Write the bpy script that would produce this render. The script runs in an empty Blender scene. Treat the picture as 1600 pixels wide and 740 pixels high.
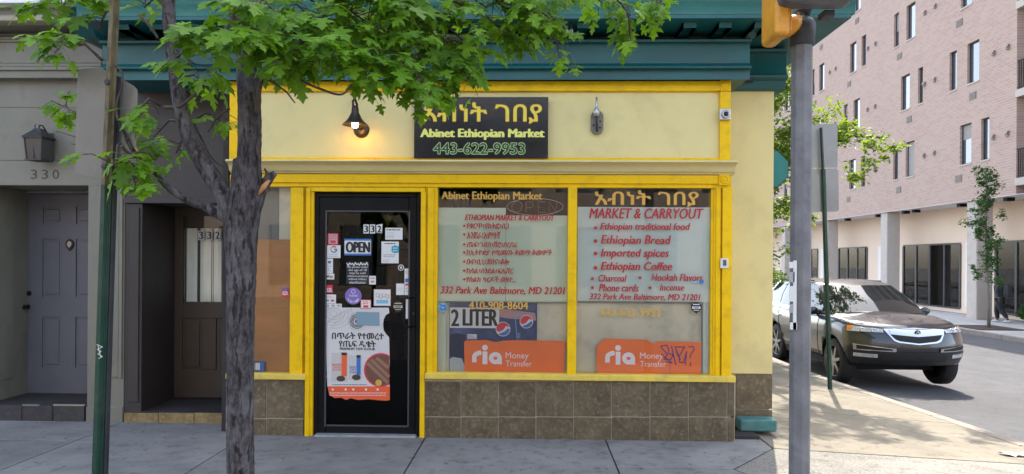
import bpy, bmesh, math, random
from mathutils import Vector, Matrix, noise as mnoise
RND = random.Random(7)
sc = bpy.context.scene
COL = sc.collection
rad = math.radians
# ------------------------------------------------------------------ camera
F = 1067.0; CX, CY = 800.0, 406.0
cam_d = bpy.data.cameras.new('camera'); cam = bpy.data.objects.new('camera', cam_d); COL.objects.link(cam)
sc.camera = cam
cam_d.sensor_width = 36.0; cam_d.lens = 36.0 * F / 1600.0
cam_d.shift_y = 36.0 / 1600.0
cam_d.clip_start = 0.05; cam_d.clip_end = 1500
CAM = Vector((0.0, -6.17, 1.61))
ROT = Matrix.Rotation(0.0281, 3, 'Z') @ Matrix.Rotation(math.pi / 2, 3, 'X') @ Matrix.Rotation(0.0065, 3, 'Z')
cam.matrix_world = Matrix.Translation(CAM) @ ROT.to_4x4()
# ------------------------------------------------------------------ world, sun, exposure
SUN_DIR = Vector((0.30, 0.95, 1.32)).normalized()      # towards the sun
sun_el = math.asin(SUN_DIR.z); sun_az = math.atan2(SUN_DIR.x, SUN_DIR.y)
w = bpy.data.worlds.new('World'); sc.world = w; w.use_nodes = True
wn = w.node_tree; bg = wn.nodes['Background']
sky = wn.nodes.new('ShaderNodeTexSky'); sky.sky_type = 'NISHITA'; sky.sun_disc = False
sky.sun_elevation = sun_el; sky.sun_rotation = sun_az
sky.air_density = 1.0; sky.dust_density = 2.0; sky.ozone_density = 1.0
hsv = wn.nodes.new('ShaderNodeHueSaturation'); hsv.inputs['Saturation'].default_value = .68; wn.links.new(sky.outputs[0], hsv.inputs['Color']); wn.links.new(hsv.outputs[0], bg.inputs[0]); bg.inputs[1].default_value = 0.15
sl = bpy.data.lights.new('sun', 'SUN'); sun = bpy.data.objects.new('sun', sl); COL.objects.link(sun)
sl.energy = 2.0; sl.angle = rad(0.5); sl.color = (1.0, 0.92, 0.80)
sun.rotation_euler = (-SUN_DIR).to_track_quat('-Z', 'Y').to_euler(); sun.location = (0, 0, 30)
sc.view_settings.view_transform = 'Standard'; sc.view_settings.look = 'None'
sc.view_settings.exposure = 2.27; sc.view_settings.gamma = 1.0
try: sc.view_settings.use_curve_mapping = False
except Exception: pass
sc.cycles.max_bounces = 8; sc.cycles.transparent_max_bounces = 24

# ------------------------------------------------------------------ surveying helpers: photograph pixel -> point on the plane Y
def P(px, py, Y):
    d = ROT @ Vector(((px - CX) / F, -(py - CY) / F, -1.0))
    return CAM + d * ((Y - CAM.y) / d.y)
def R(x0, y0, x1, y1, Y):
    cx, cy = (x0 + x1) / 2, (y0 + y1) / 2
    return P(x0, cy, Y).x, P(x1, cy, Y).x, P(cx, y1, Y).z, P(cx, y0, Y).z
def PX(px, py, X):        # point on the plane X
    d = ROT @ Vector(((px - CX) / F, -(py - CY) / F, -1.0))
    return CAM + d * ((X - CAM.x) / d.x)

# ------------------------------------------------------------------ materials
def lin(c):
    return tuple((v / 12.92 if v <= 0.04045 else ((v + 0.055) / 1.055) ** 2.4) for v in c)
class NT:
    def __init__(s, name):
        s.m = bpy.data.materials.new(name); s.m.use_nodes = True
        s.t = s.m.node_tree; s.b = s.t.nodes['Principled BSDF']; s.co = None
    def n(s, t, **k):
        o = s.t.nodes.new(t)
        for a, v in k.items(): setattr(o, a, v)
        return o
    def l(s, a, b): s.t.links.new(a, b)
    def coord(s, scale=(1, 1, 1), rot=(0, 0, 0)):
        if s.co is None: s.co = s.n('ShaderNodeTexCoord')
        mp = s.n('ShaderNodeMapping'); s.l(s.co.outputs['Object'], mp.inputs[0])
        mp.inputs['Scale'].default_value = scale; mp.inputs['Rotation'].default_value = rot
        return mp.outputs[0]
    def noise(s, vec, scale, detail=6, rough=.55):
        o = s.n('ShaderNodeTexNoise'); o.inputs['Scale'].default_value = scale; o.inputs['Detail'].default_value = detail
        o.inputs['Roughness'].default_value = rough; s.l(vec, o.inputs['Vector']); return o.outputs['Fac']
    def ramp(s, fac, stops):
        o = s.n('ShaderNodeValToRGB'); e = o.color_ramp.elements
        while len(e) < len(stops): e.new(.5)
        for i, (p, c) in enumerate(stops):
            e[i].position = p; e[i].color = (c, c, c, 1) if not isinstance(c, tuple) else (*c, 1)
        s.l(fac, o.inputs[0]); return o.outputs[0]
    def mix(s, fac, a, b, mode='MIX'):
        o = s.n('ShaderNodeMix', data_type='RGBA', blend_type=mode)
        for i, v in ((0, fac), (6, a), (7, b)):
            if hasattr(v, 'is_linked') or isinstance(v, bpy.types.NodeSocket): s.l(v, o.inputs[i])
            else: o.inputs[i].default_value = v if i == 0 else (*v, 1)
        return o.outputs[2]
    def bump(s, h, strength=.3, dist=.01, prev=None):
        o = s.n('ShaderNodeBump'); o.inputs['Strength'].default_value = strength; o.inputs['Distance'].default_value = dist
        s.l(h, o.inputs['Height'])
        if prev: s.l(prev, o.inputs['Normal'])
        return o.outputs[0]
def mat(name, col, rough=.6, var=.12, scale=6, bump=.15, bscale=90, metal=0., spec=.5, dirt=None, dscale=3., damt=.5, coat=0., stretch=(1, 1, 1), rand=0.):
    """painted or plain surface: two scales of colour variation, dirt patches with their own shape, fine relief"""
    t = NT(name); v = t.coord(stretch)
    f = t.noise(v, scale, 8)
    lo = tuple(max(0, c * (1 - var)) for c in col); hi = tuple(min(1, c * (1 + var)) for c in col)
    c = t.mix(t.ramp(f, [(.3, 0.), (.7, 1.)]), lo, hi)
    if dirt:
        g = t.noise(t.coord(stretch), dscale, 10, .65)
        gr = t.ramp(g, [(.50, 0.), (.72, damt)])
        c = t.mix(gr, c, dirt)
    if rand:
        oi = t.n('ShaderNodeObjectInfo'); mr = t.n('ShaderNodeMapRange'); t.l(oi.outputs['Random'], mr.inputs[0])
        mr.inputs[3].default_value = 1 - rand; mr.inputs[4].default_value = 1 + rand
        hs = t.n('ShaderNodeHueSaturation'); t.l(c, hs.inputs['Color']); t.l(mr.outputs[0], hs.inputs['Value']); c = hs.outputs[0]
    t.l(c, t.b.inputs['Base Color'])
    t.b.inputs['Roughness'].default_value = rough; t.b.inputs['Metallic'].default_value = metal
    t.b.inputs['Specular IOR Level'].default_value = spec
    if coat: t.b.inputs['Coat Weight'].default_value = coat; t.b.inputs['Coat Roughness'].default_value = .04
    if bump:
        t.l(t.bump(t.noise(v, bscale, 4), bump, .004), t.b.inputs['Normal'])
    return t.m
def flat(name, col, rough=.5, spec=.4):
    t = NT(name); t.b.inputs['Base Color'].default_value = (*col, 1); t.b.inputs['Roughness'].default_value = rough
    t.b.inputs['Specular IOR Level'].default_value = spec; return t.m
def glass(name, tint=(1, 1, 1), ior=1.45, rough=0., refl=1.0):
    t = NT(name); out = t.t.nodes['Material Output']; t.t.nodes.remove(t.b)
    tr = t.n('ShaderNodeBsdfTransparent'); tr.inputs[0].default_value = (*tint, 1)
    gl = t.n('ShaderNodeBsdfGlossy'); gl.inputs['Roughness'].default_value = rough
    gl.inputs[0].default_value = (refl, refl, refl, 1)
    fr = t.n('ShaderNodeFresnel'); fr.inputs[0].default_value = ior
    vec = t.coord((1, 1, 1)); nz = t.noise(vec, 1.6, 2); bm_ = t.n('ShaderNodeBump'); bm_.inputs['Strength'].default_value = .06; bm_.inputs['Distance'].default_value = .01
    t.l(nz, bm_.inputs['Height']); t.l(bm_.outputs[0], gl.inputs['Normal'])
    mx = t.n('ShaderNodeMixShader'); t.l(fr.outputs[0], mx.inputs[0]); t.l(tr.outputs[0], mx.inputs[1]); t.l(gl.outputs[0], mx.inputs[2])
    t.l(mx.outputs[0], out.inputs[0]); return t.m
M = {}
M['yellow'] = mat('yellow gloss paint', (.84, .52, .001), .5, .06, 3, .2, 22, spec=.25, dirt=(.50, .30, .01), dscale=7, damt=.6)
M['pale_yellow'] = mat('pale worn yellow sill paint', (.72, .53, .08), .5, .12, 6, .2, 40, dirt=(.35, .27, .12), dscale=7, damt=.6)
M['cream'] = mat('cream painted wall', (.70, .60, .265), .6, .05, 2, .18, 22, dirt=(.48, .39, .19), dscale=2.2, damt=.5)
M['cream_trim'] = mat('weathered cream cornice paint', (.64, .54, .24), .55, .08, 4, .15, 30, dirt=(.36, .30, .16), dscale=6, damt=.5, stretch=(.4, 1, 2))
M['teal'] = mat('dark teal cornice paint', (.003, .088, .092), .42, .25, 3, .25, 18, dirt=(.02, .07, .07), dscale=4, damt=.7, stretch=(.5, 1, 1.5))
M['teal_light'] = mat('teal fascia paint', (.012, .13, .115), .45, .15, 3, .2, 20, dirt=(.05, .2, .16), dscale=3, damt=.7, stretch=(.5, 1, 1.5))
M['gutter'] = mat('metal gutter with sky tint in colour', (.10, .22, .30), .3, .1, 3, .1, 20, metal=.3)  # blue in this base colour stands for sky reflected by the metal
M['brown'] = mat('dark brown painted wood', (.042, .034, .030), .55, .15, 4, .25, 40, dirt=(.022, .018, .016), dscale=4, damt=.6, stretch=(1, 1, .4))
M['brown_door'] = mat('brown door paint', (.060, .042, .026), .5, .08, 4, .1, 60)
M['grey_paint'] = mat('grey green painted wood', (.185, .177, .138), .5, .09, 3, .2, 40, dirt=(.085, .08, .065), dscale=4, damt=.5, stretch=(1, 1, .5))
M['grey_door'] = mat('blue grey door paint', (.125, .126, .145), .45, .05, 4, .08, 60)
M['cream_band'] = mat('cream moulding band', (.30, .27, .19), .5, .07, 3, .1, 40)
M['white'] = mat('white board', (.75, .75, .74), .5, .04, 5, .05, 60)
M['black_metal'] = mat('black aluminium', (.007, .007, .008), .45, .2, 6, .05, 80, spec=.15)
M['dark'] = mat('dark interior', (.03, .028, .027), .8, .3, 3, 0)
M['steel'] = mat('brushed steel', (.45, .46, .47), .35, .08, 9, .05, 90, metal=.8)
M['threshold'] = mat('worn aluminium threshold', (.42, .44, .46), .4, .15, 9, .1, 90, metal=.5)
M['old_concrete'] = mat('crumbling concrete', (.30, .28, .24), .9, .3, 18, .8, 60, dirt=(.1, .1, .1), dscale=9, damt=.7)
M['glass'] = glass('window glass', ior=1.33)
M['glass_strong'] = glass('dark door glass', (.6, .61, .6), 1.26)
M['text_red'] = flat('red vinyl lettering', (.40, .02, .025))
M['text_gold'] = flat('faded gold vinyl lettering', (.62, .36, .07))
M['text_yellow'] = flat('yellow sign lettering', (.78, .62, .06))
M['text_rim'] = flat('orange sign lettering rim', (.45, .17, .02))
M['text_pale'] = flat('pale yellow sign lettering', (.78, .76, .18))
M['text_green'] = flat('light green outline lettering', (.42, .56, .24))
M['text_dgreen'] = flat('dark green lettering', (.02, .06, .02))
M['text_black'] = flat('black print', (.02, .02, .02))
M['text_white'] = flat('white print', (.78, .77, .8))
M['text_grey'] = flat('grey print', (.35, .35, .35))
M['purple_ink'] = flat('purple marker ink', (.10, .03, .22))
M['paper'] = flat('white paper', (.68, .68, .66), .6)
M['paper_red'] = flat('red sticker print', (.58, .04, .07))
M['paper_blue'] = flat('blue sticker print', (.05, .16, .45))
M['paper_sky'] = flat('light blue sticker print', (.20, .45, .62))
M['paper_purple'] = flat('purple sticker print', (.22, .15, .45))
M['paper_teal'] = flat('teal sticker print', (.03, .32, .45))
M['paper_orange'] = flat('orange red poster band', (.75, .12, .04))
M['paper_lime'] = flat('lime green pennant', (.30, .42, .02))
M['orange'] = mat('orange printed board', (.80, .17, .025), .45, .05, 3, .1, 8)
M['film'] = mat('pale green window film', (.54, .64, .50), .6, .04, 1.5, .02, 20)
M['film_blue'] = mat('pale blue backing board', (.52, .62, .58), .6, .04, 1.5, .02, 20)
M['beige_board'] = mat('stained beige board', (.58, .56, .42), .6, .10, 2.2, .05, 20, dirt=(.28, .28, .22), dscale=3, damt=.7)
M['cardboard'] = mat('brown cardboard', (.42, .20, .06), .7, .14, 1.8, .1, 15, dirt=(.28, .13, .05), dscale=2.5, damt=.6, stretch=(1, 1, 2.5))
M['grey_board'] = mat('grey interior board', (.16, .17, .15), .7, .1, 3, 0)
M['curtain'] = mat('white curtain cloth', (.62, .64, .54), .8, .08, 3, .2, 120)
M['navy'] = mat('navy printed poster', (.02, .045, .14), .4, .35, 5, .05, 20, dirt=(.10, .14, .28), dscale=4, damt=.8)
M['bronze'] = mat('dark bronze lamp metal', (.06, .045, .035), .4, .3, 12, .2, 60, metal=.7)
M['lamp_grey'] = mat('weathered grey lamp metal', (.055, .054, .054), .5, .3, 14, .3, 60, metal=.5)
M['green_metal'] = mat('dark green enamel post', (.008, .048, .030), .4, .25, 8, .2, 50, dirt=(.12, .12, .08), dscale=9, damt=.25)
M['peeling'] = mat('peeling pale post paint', (.15, .12, .06), .6, .4, 20, .4, 60, dirt=(.02, .014, .010), dscale=16, damt=1., stretch=(1, 1, .5))
M['alu_sign'] = mat('aluminium sign back', (.27, .27, .26), .42, .08, 3, .05, 60, metal=.35, dirt=(.2, .19, .17), dscale=5, damt=.3)
M['pole_grey'] = mat('weathered galvanised pole', (.17, .17, .175), .6, .25, 7, .35, 40, metal=.1, dirt=(.10, .10, .11), dscale=10, damt=.8)
M['pole_dark'] = mat('dark cast iron fitting', (.05, .055, .06), .5, .2, 9, .3, 50, metal=.4)
M['signal_yellow'] = mat('signal yellow paint', (.70, .31, .02), .45, .12, 6, .2, 40, dirt=(.3, .14, .03), dscale=8, damt=.6)
M['signal_grey'] = mat('grey signal housing', (.09, .095, .105), .4, .15, 6, .1, 40)
M['green_sign'] = mat('teal green sign back', (.01, .17, .15), .45, .08, 4, .05, 40)
M['teal_block'] = mat('worn teal painted block', (.06, .19, .18), .7, .25, 9, .5, 40, dirt=(.18, .18, .16), dscale=8, damt=.6)
M['concrete_col'] = mat('pinkish concrete column', (.48, .42, .37), .8, .08, 2, .2, 30, dirt=(.25, .2, .17), dscale=2, damt=.5)
M['stucco_peach'] = mat('pale peach stucco wall', (.80, .62, .48), .8, .03, 1, .05, 30)
M['stucco_white'] = mat('white wall panel', (.80, .77, .74), .7, .03, 1, .05, 30)
M['soffit'] = mat('grey soffit', (.62, .58, .55), .8, .05, 1, 0)
M['grey_render'] = mat('light grey balcony wall', (.40, .38, .37), .8, .05, 1, 0)
M['win_frame'] = mat('dark window frame', (.03, .03, .033), .4, .1, 5, 0)
M['vent'] = mat('brown grey vent louvre', (.22, .17, .15), .6, .15, 20, .3, 40)
M['mulch'] = mat('brown mulch', (.045, .03, .02), .95, .5, 20, 1, 60)
M['kerb'] = mat('granite kerb', (.22, .19, .16), .8, .15, 4, .4, 60, dirt=(.2, .17, .15), dscale=3, damt=.5)
M['bulb'] = glass('clear bulb glass', (.9, .9, .9), 1.6)
M['rubber'] = mat('black rubber', (.015, .015, .016), .8, .2, 10, .3, 60)
M['rim'] = mat('alloy wheel metal', (.35, .34, .33), .35, .1, 9, 0, metal=.8)
M['chrome'] = mat('satin chrome', (.62, .63, .66), .18, .03, 9, 0, metal=1.)
M['car_black'] = mat('black car plastic', (.018, .018, .02), .5, .1, 9, .1, 60)
M['headlamp'] = mat('clear headlamp', (.42, .44, .46), .12, .3, 14, 0, coat=1.)
M['amber'] = flat('amber lens', (.75, .22, .03), .2)
M['car_glass'] = mat('tinted car glass', (.012, .014, .016), .03, .1, 3, 0, spec=.7)

def concrete(name, a, b, stain, speck=.0, sscale=220, joints=False):
    t = NT(name); v = t.coord()
    c = t.mix(t.ramp(t.noise(v, .9, 9, .6), [(.3, 0.), (.7, 1.)]), a, b)
    c = t.mix(t.ramp(t.noise(v, 2.3, 12, .7), [(.46, 0.), (.70, .6)]), c, stain)
    c = t.mix(t.ramp(t.noise(v, 9, 8, .7), [(.54, 0.), (.64, .5)]), c, tuple(x * .6 for x in stain))
    f2 = t.noise(v, sscale, 3, .6)
    dk = tuple(x * .45 for x in a); lt = tuple(min(1, x * 1.5) for x in b)
    c = t.mix(t.ramp(f2, [(.34, .35 + speck), (.48, 0.)]), c, dk)
    c = t.mix(t.ramp(f2, [(.55, 0.), (.70, .25 + speck)]), c, lt)
    vo = t.n('ShaderNodeTexVoronoi'); vo.inputs['Scale'].default_value = 5.5; t.l(v, vo.inputs['Vector'])
    c = t.mix(t.ramp(vo.outputs['Distance'], [(.07, .75), (.10, 0.)]), c, tuple(x * .3 for x in a))      # trodden gum and oil spots
    v5 = t.n('ShaderNodeTexVoronoi'); v5.inputs['Scale'].default_value = 17; t.l(v, v5.inputs['Vector'])
    c = t.mix(t.ramp(v5.outputs['Distance'], [(.06, .55), (.10, 0.)]), c, tuple(x * .4 for x in a))
    oi = t.n('ShaderNodeObjectInfo'); mr = t.n('ShaderNodeMapRange'); t.l(oi.outputs['Random'], mr.inputs[0]); mr.inputs[3].default_value = .9; mr.inputs[4].default_value = 1.08
    hs = t.n('ShaderNodeHueSaturation'); t.l(c, hs.inputs['Color']); t.l(mr.outputs[0], hs.inputs['Value'])
    t.l(hs.outputs[0], t.b.inputs['Base Color']); t.b.inputs['Roughness'].default_value = .85; t.b.inputs['Specular IOR Level'].default_value = .3
    n1 = t.bump(f2, .5, .004); t.l(t.bump(t.noise(v, 14, 5), .35, .01, n1), t.b.inputs['Normal'])
    return t.m
M['sidewalk'] = concrete('worn sidewalk concrete', (.18, .175, .168), (.27, .262, .245), (.10, .098, .097), .18)
M['sidewalk_side'] = concrete('pale sidewalk concrete', (.17, .15, .115), (.225, .20, .155), (.125, .11, .085))
M['aggregate'] = concrete('exposed aggregate concrete', (.20, .19, .165), (.27, .255, .22), (.14, .13, .12), .45, 70)
M['asphalt'] = concrete('worn asphalt', (.078, .078, .084), (.11, .11, .117), (.06, .06, .066), .2, 110)
M['far_walk'] = concrete('lightened far concrete', (.40, .385, .37), (.47, .455, .44), (.33, .31, .30))  # colour lightened to lift the far sidewalk out of the building's shade
M['ground'] = mat('ground', (.12, .12, .11), .9, .2, .5, 0)

def tile_mat(name, a, b, c3, stretch=(1, 1, 1)):
    t = NT(name); v = t.coord(stretch)
    oi = t.n('ShaderNodeObjectInfo'); ad = t.n('ShaderNodeVectorMath', operation='SCALE')
    cmb = t.n('ShaderNodeCombineXYZ')
    for i in range(3): t.l(oi.outputs['Random'], cmb.inputs[i])
    t.l(cmb.outputs[0], ad.inputs[0]); ad.inputs['Scale'].default_value = 37.
    a2 = t.n('ShaderNodeVectorMath', operation='ADD'); t.l(v, a2.inputs[0]); t.l(ad.outputs[0], a2.inputs[1]); v = a2.outputs[0]
    c = t.mix(t.ramp(t.noise(v, 7, 10, .7), [(.35, 0.), (.65, 1.)]), a, b)
    c = t.mix(t.ramp(t.noise(v, 28, 8, .75), [(.52, 0.), (.68, .8)]), c, c3)
    mr = t.n('ShaderNodeMapRange'); t.l(oi.outputs['Random'], mr.inputs[0]); mr.inputs[3].default_value = .88; mr.inputs[4].default_value = 1.12
    hs = t.n('ShaderNodeHueSaturation'); t.l(c, hs.inputs['Color']); t.l(mr.outputs[0], hs.inputs['Value'])
    t.l(hs.outputs[0], t.b.inputs['Base Color']); t.b.inputs['Roughness'].default_value = .38
    t.l(t.bump(t.noise(v, 30, 6), .25, .003), t.b.inputs['Normal']); return t.m
M['tile'] = tile_mat('brown grey stone tile', (.082, .062, .034), (.160, .120, .070), (.28, .225, .15))
M['tile_gold_lit'] = tile_mat('brown step tile with warm light in colour', (.19, .13, .055), (.32, .23, .10), (.42, .33, .17))  # brownish gold tile, made more golden in colour for warm reflected light
M['tile_dark'] = tile_mat('dark slate step tile', (.035, .033, .034), (.06, .056, .055), (.08, .075, .07))
M['grout'] = mat('pale grout', (.48, .42, .31), .9, .15, 10, .3, 60)

def brick_mat():
    t = NT('pink brick facade'); co = t.coord()
    sep = t.n('ShaderNodeSeparateXYZ'); t.l(co, sep.inputs[0]); cmb = t.n('ShaderNodeCombineXYZ')
    t.l(sep.outputs[1], cmb.inputs[0]); t.l(sep.outputs[2], cmb.inputs[1])
    b = t.n('ShaderNodeTexBrick'); t.l(cmb.outputs[0], b.inputs['Vector'])
    b.inputs['Color1'].default_value = (.42, .29, .235, 1); b.inputs['Color2'].default_value = (.35, .215, .17, 1); b.inputs['Mortar'].default_value = (.46, .36, .31, 1)
    b.inputs['Scale'].default_value = 1.; b.inputs['Brick Width'].default_value = .30; b.inputs['Row Height'].default_value = .1; b.inputs['Mortar Size'].default_value = .012
    b.inputs['Bias'].default_value = -.2
    c = t.mix(t.ramp(t.noise(co, .4, 6), [(.3, 0.), (.7, .35)]), b.outputs[0], (.46, .34, .285))
    t.l(c, t.b.inputs['Base Color']); t.b.inputs['Roughness'].default_value = .85
    t.l(t.bump(b.outputs['Fac'], -.4, .01), t.b.inputs['Normal']); return t.m
M['brick'] = brick_mat()
def bark_mat(name, a, b, c3, sc_=1.):
    t = NT(name); v = t.coord((sc_, sc_, .45 * sc_))
    f = t.noise(v, 55, 8, .7); c = t.mix(t.ramp(f, [(.38, 0.), (.62, 1.)]), a, b)
    v2 = t.coord((sc_, sc_, .9 * sc_)); c = t.mix(t.ramp(t.noise(v2, 26, 6, .7), [(.60, 0.), (.70, .75)]), c, c3)
    v3 = t.coord((sc_, sc_, .22 * sc_)); cr = t.ramp(t.noise(v3, 46, 8, .7), [(.38, 0.), (.46, 1.)]); c = t.mix(t.ramp(t.noise(t.coord((sc_, sc_, .5 * sc_)), 9, 6, .7), [(.48, 0.), (.62, .6)]), c, c3)
    c = t.mix(cr, tuple(x * .75 for x in a), c)
    t.l(c, t.b.inputs['Base Color']); t.b.inputs['Roughness'].default_value = .85; t.b.inputs['Specular IOR Level'].default_value = .25
    n1 = t.bump(cr, .9, .008); t.l(t.bump(f, .8, .006, n1), t.b.inputs['Normal']); return t.m
M['bark'] = bark_mat('maple bark', (.036, .031, .032), (.095, .085, .085), (.17, .158, .165))
M['twig'] = mat('twig bark', (.07, .05, .04), .8, .3, 30, .3, 90)
M['torn_wood'] = mat('torn bare wood', (.50, .24, .09), .8, .25, 30, .4, 90, stretch=(1, 1, .3))
def leaf_mat(name, a, b, trans, tmix=.4, isl=True):
    t = NT(name); out = t.t.nodes['Material Output']
    g = t.n('ShaderNodeNewGeometry'); oi = t.n('ShaderNodeObjectInfo')
    ad = t.n('ShaderNodeMath', operation='ADD'); t.l(g.outputs['Random Per Island'], ad.inputs[0]); t.l(oi.outputs['Random'], ad.inputs[1])
    fr = t.n('ShaderNodeMath', operation='FRACT'); t.l(ad.outputs[0], fr.inputs[0])
    c = t.mix(fr.outputs[0], a, b)
    c = t.mix(t.ramp(t.noise(t.coord(), 40, 4), [(.4, 0.), (.7, .35)]), c, tuple(min(1, x * 1.5) for x in b))
    t.l(c, t.b.inputs['Base Color']); t.b.inputs['Roughness'].default_value = .5; t.b.inputs['Specular IOR Level'].default_value = .22
    tl = t.n('ShaderNodeBsdfTranslucent'); hs = t.n('ShaderNodeMix', data_type='RGBA', blend_type='MULTIPLY'); hs.inputs[0].default_value = 1
    t.l(c, hs.inputs[6]); hs.inputs[7].default_value = (*trans, 1); t.l(hs.outputs[2], tl.inputs[0])
    mx = t.n('ShaderNodeMixShader'); mx.inputs[0].default_value = tmix; t.l(t.b.outputs[0], mx.inputs[1]); t.l(tl.outputs[0], mx.inputs[2]); t.l(mx.outputs[0], out.inputs[0])
    return t.m
M['leaf'] = leaf_mat('maple leaf', (.040, .115, .008), (.165, .33, .024), (1.9, 1.7, .5))
M['leaf_bg'] = leaf_mat('sunlit street tree leaf', (.07, .13, .02), (.16, .24, .04), (1.9, 1.7, .6), .45)
M['leaf_young'] = leaf_mat('young tree leaf', (.035, .085, .025), (.07, .15, .045), (1.5, 1.5, .7), .35)

# ------------------------------------------------------------------ mesh helpers
class MB:
    def __init__(s): s.v = []; s.f = []
    def add(s, vs, fs):
        o = len(s.v); s.v += [tuple(v) for v in vs]; s.f += [tuple(i + o for i in f) for f in fs]; return s
    def box(s, x0, x1, y0, y1, z0, z1):
        if x0 > x1: x0, x1 = x1, x0
        if y0 > y1: y0, y1 = y1, y0
        if z0 > z1: z0, z1 = z1, z0
        return s.add([(x0, y0, z0), (x1, y0, z0), (x1, y1, z0), (x0, y1, z0), (x0, y0, z1), (x1, y0, z1), (x1, y1, z1), (x0, y1, z1)],
                     [(0, 3, 2, 1), (4, 5, 6, 7), (0, 1, 5, 4), (1, 2, 6, 5), (2, 3, 7, 6), (3, 0, 4, 7)])
    def rbox(s, px0, py0, px1, py1, Y, Yb):
        x0, x1, z0, z1 = R(px0, py0, px1, py1, Y); return s.box(x0, x1, Y, Yb, z0, z1)
    def prism(s, pts, y0, y1):      # polygon in XZ pushed along Y
        n = len(pts)
        vs = [(p[0], y0, p[1]) for p in pts] + [(p[0], y1, p[1]) for p in pts]
        return s.add(vs, [tuple(range(n)), tuple(range(2 * n - 1, n - 1, -1))] + [(i, i + n, (i + 1) % n + n, (i + 1) % n) for i in range(n)])
    def zprism(s, pts, z0f, z1f):   # polygon in XY pushed along Z (heights by function)
        n = len(pts)
        vs = [(p[0], p[1], z0f(*p)) for p in pts] + [(p[0], p[1], z1f(*p)) for p in pts]
        return s.add(vs, [tuple(range(n - 1, -1, -1)), tuple(range(n, 2 * n))] + [(i, (i + 1) % n, (i + 1) % n + n, i + n) for i in range(n)])
    def profx(s, prof, x0, x1):     # YZ profile swept along X
        n = len(prof)
        vs = [(x0, p[0], p[1]) for p in prof] + [(x1, p[0], p[1]) for p in prof]
        return s.add(vs, [tuple(range(n - 1, -1, -1)), tuple(range(n, 2 * n))] + [(i, (i + 1) % n, (i + 1) % n + n, i + n) for i in range(n)])
    def tube(s, pts, r, n=8, cap=True):
        pts = [Vector(p) for p in pts]; m = len(pts)
        rs = r if isinstance(r, (list, tuple)) else [r] * m
        up = Vector((.13, .21, .97)); o = len(s.v); prev = None
        for i, p in enumerate(pts):
            t = (pts[min(i + 1, m - 1)] - pts[max(i - 1, 0)]).normalized()
            a = t.cross(up if prev is None else prev).normalized() if prev is None else (prev - t * prev.dot(t)).normalized()
            if a.length < .1: a = t.orthogonal().normalized()
            prev = a; b = t.cross(a)
            for k in range(n):
                an = 2 * math.pi * k / n; s.v.append(tuple(p + (a * math.cos(an) + b * math.sin(an)) * rs[i]))
        for i in range(m - 1):
            for k in range(n):
                k2 = (k + 1) % n; s.f.append((o + i * n + k, o + i * n + k2, o + (i + 1) * n + k2, o + (i + 1) * n + k))
        if cap: s.f.append(tuple(o + k for k in range(n - 1, -1, -1))); s.f.append(tuple(o + (m - 1) * n + k for k in range(n)))
        return s
    def lathe(s, prof, c, axis='Z', n=20, caps=True):  # prof (r, h)
        o = len(s.v); m = len(prof); c = Vector(c)
        for r, h in prof:
            for k in range(n):
                a = 2 * math.pi * k / n; q = (r * math.cos(a), r * math.sin(a), h)
                if axis == 'Y': q = (q[0], h, q[1])
                if axis == 'X': q = (h, q[0], q[1])
                s.v.append(tuple(c + Vector(q)))
        for i in range(m - 1):
            for k in range(n):
                k2 = (k + 1) % n; s.f.append((o + i * n + k, o + i * n + k2, o + (i + 1) * n + k2, o + (i + 1) * n + k))
        if caps: s.f.append(tuple(o + k for k in range(n))); s.f.append(tuple(o + (m - 1) * n + k for k in range(n)))
        return s
    def build(s, name, m, parent=None, smooth=False, bevel=0., fixn=True, mods=None):
        me = bpy.data.meshes.new(name); me.from_pydata(s.v, [], s.f)
        if fixn:
            b = bmesh.new(); b.from_mesh(me); bmesh.ops.recalc_face_normals(b, faces=b.faces[:]); b.to_mesh(me); b.free()
        me.update(); return link(name, me, m, parent, smooth, bevel)
def link(name, me, m, parent=None, smooth=False, bevel=0.):
    o = bpy.data.objects.new(name, me); COL.objects.link(o)
    if m is not None:
        me.materials.clear(); me.materials.append(m)
    if smooth:
        for p in me.polygons: p.use_smooth = True
    if parent is not None:
        o.parent = parent; o.matrix_parent_inverse = pinv(parent)
    if bevel:
        bv = o.modifiers.new('bevel', 'BEVEL'); bv.width = bevel; bv.segments = 2; bv.limit_method = 'ANGLE'; bv.angle_limit = rad(40); bv.use_clamp_overlap = True
        for p in me.polygons: p.use_smooth = True
        bv.harden_normals = True
    return o
ROOTLOC = {}
def pinv(p):
    l = Vector((0, 0, 0)); q = p
    while q is not None:
        if q.name in ROOTLOC: l = ROOTLOC[q.name]; break
        q = q.parent
    if p.parent is not None: return Matrix.Identity(4)      # part -> sub-part: the part already carries world coordinates
    return Matrix.Translation(-l)
def thing(name, loc, label, cat=None, group=None, kind=None):
    o = bpy.data.objects.new(name, None); COL.objects.link(o); o.location = loc; ROOTLOC[o.name] = Vector(loc); o.empty_display_size = .2
    tag(o, label, cat, group, kind); return o
def tag(o, label, cat=None, group=None, kind=None):
    if label: o['label'] = label
    if cat: o['category'] = cat
    if group: o['group'] = group
    if kind: o['kind'] = kind
    return o
def bx(name, m, parent, x0, y0, x1, y1, Y, Yb, bevel=.003):
    return MB().rbox(x0, y0, x1, y1, Y, Yb).build(name, m, parent, bevel=bevel)
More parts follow.
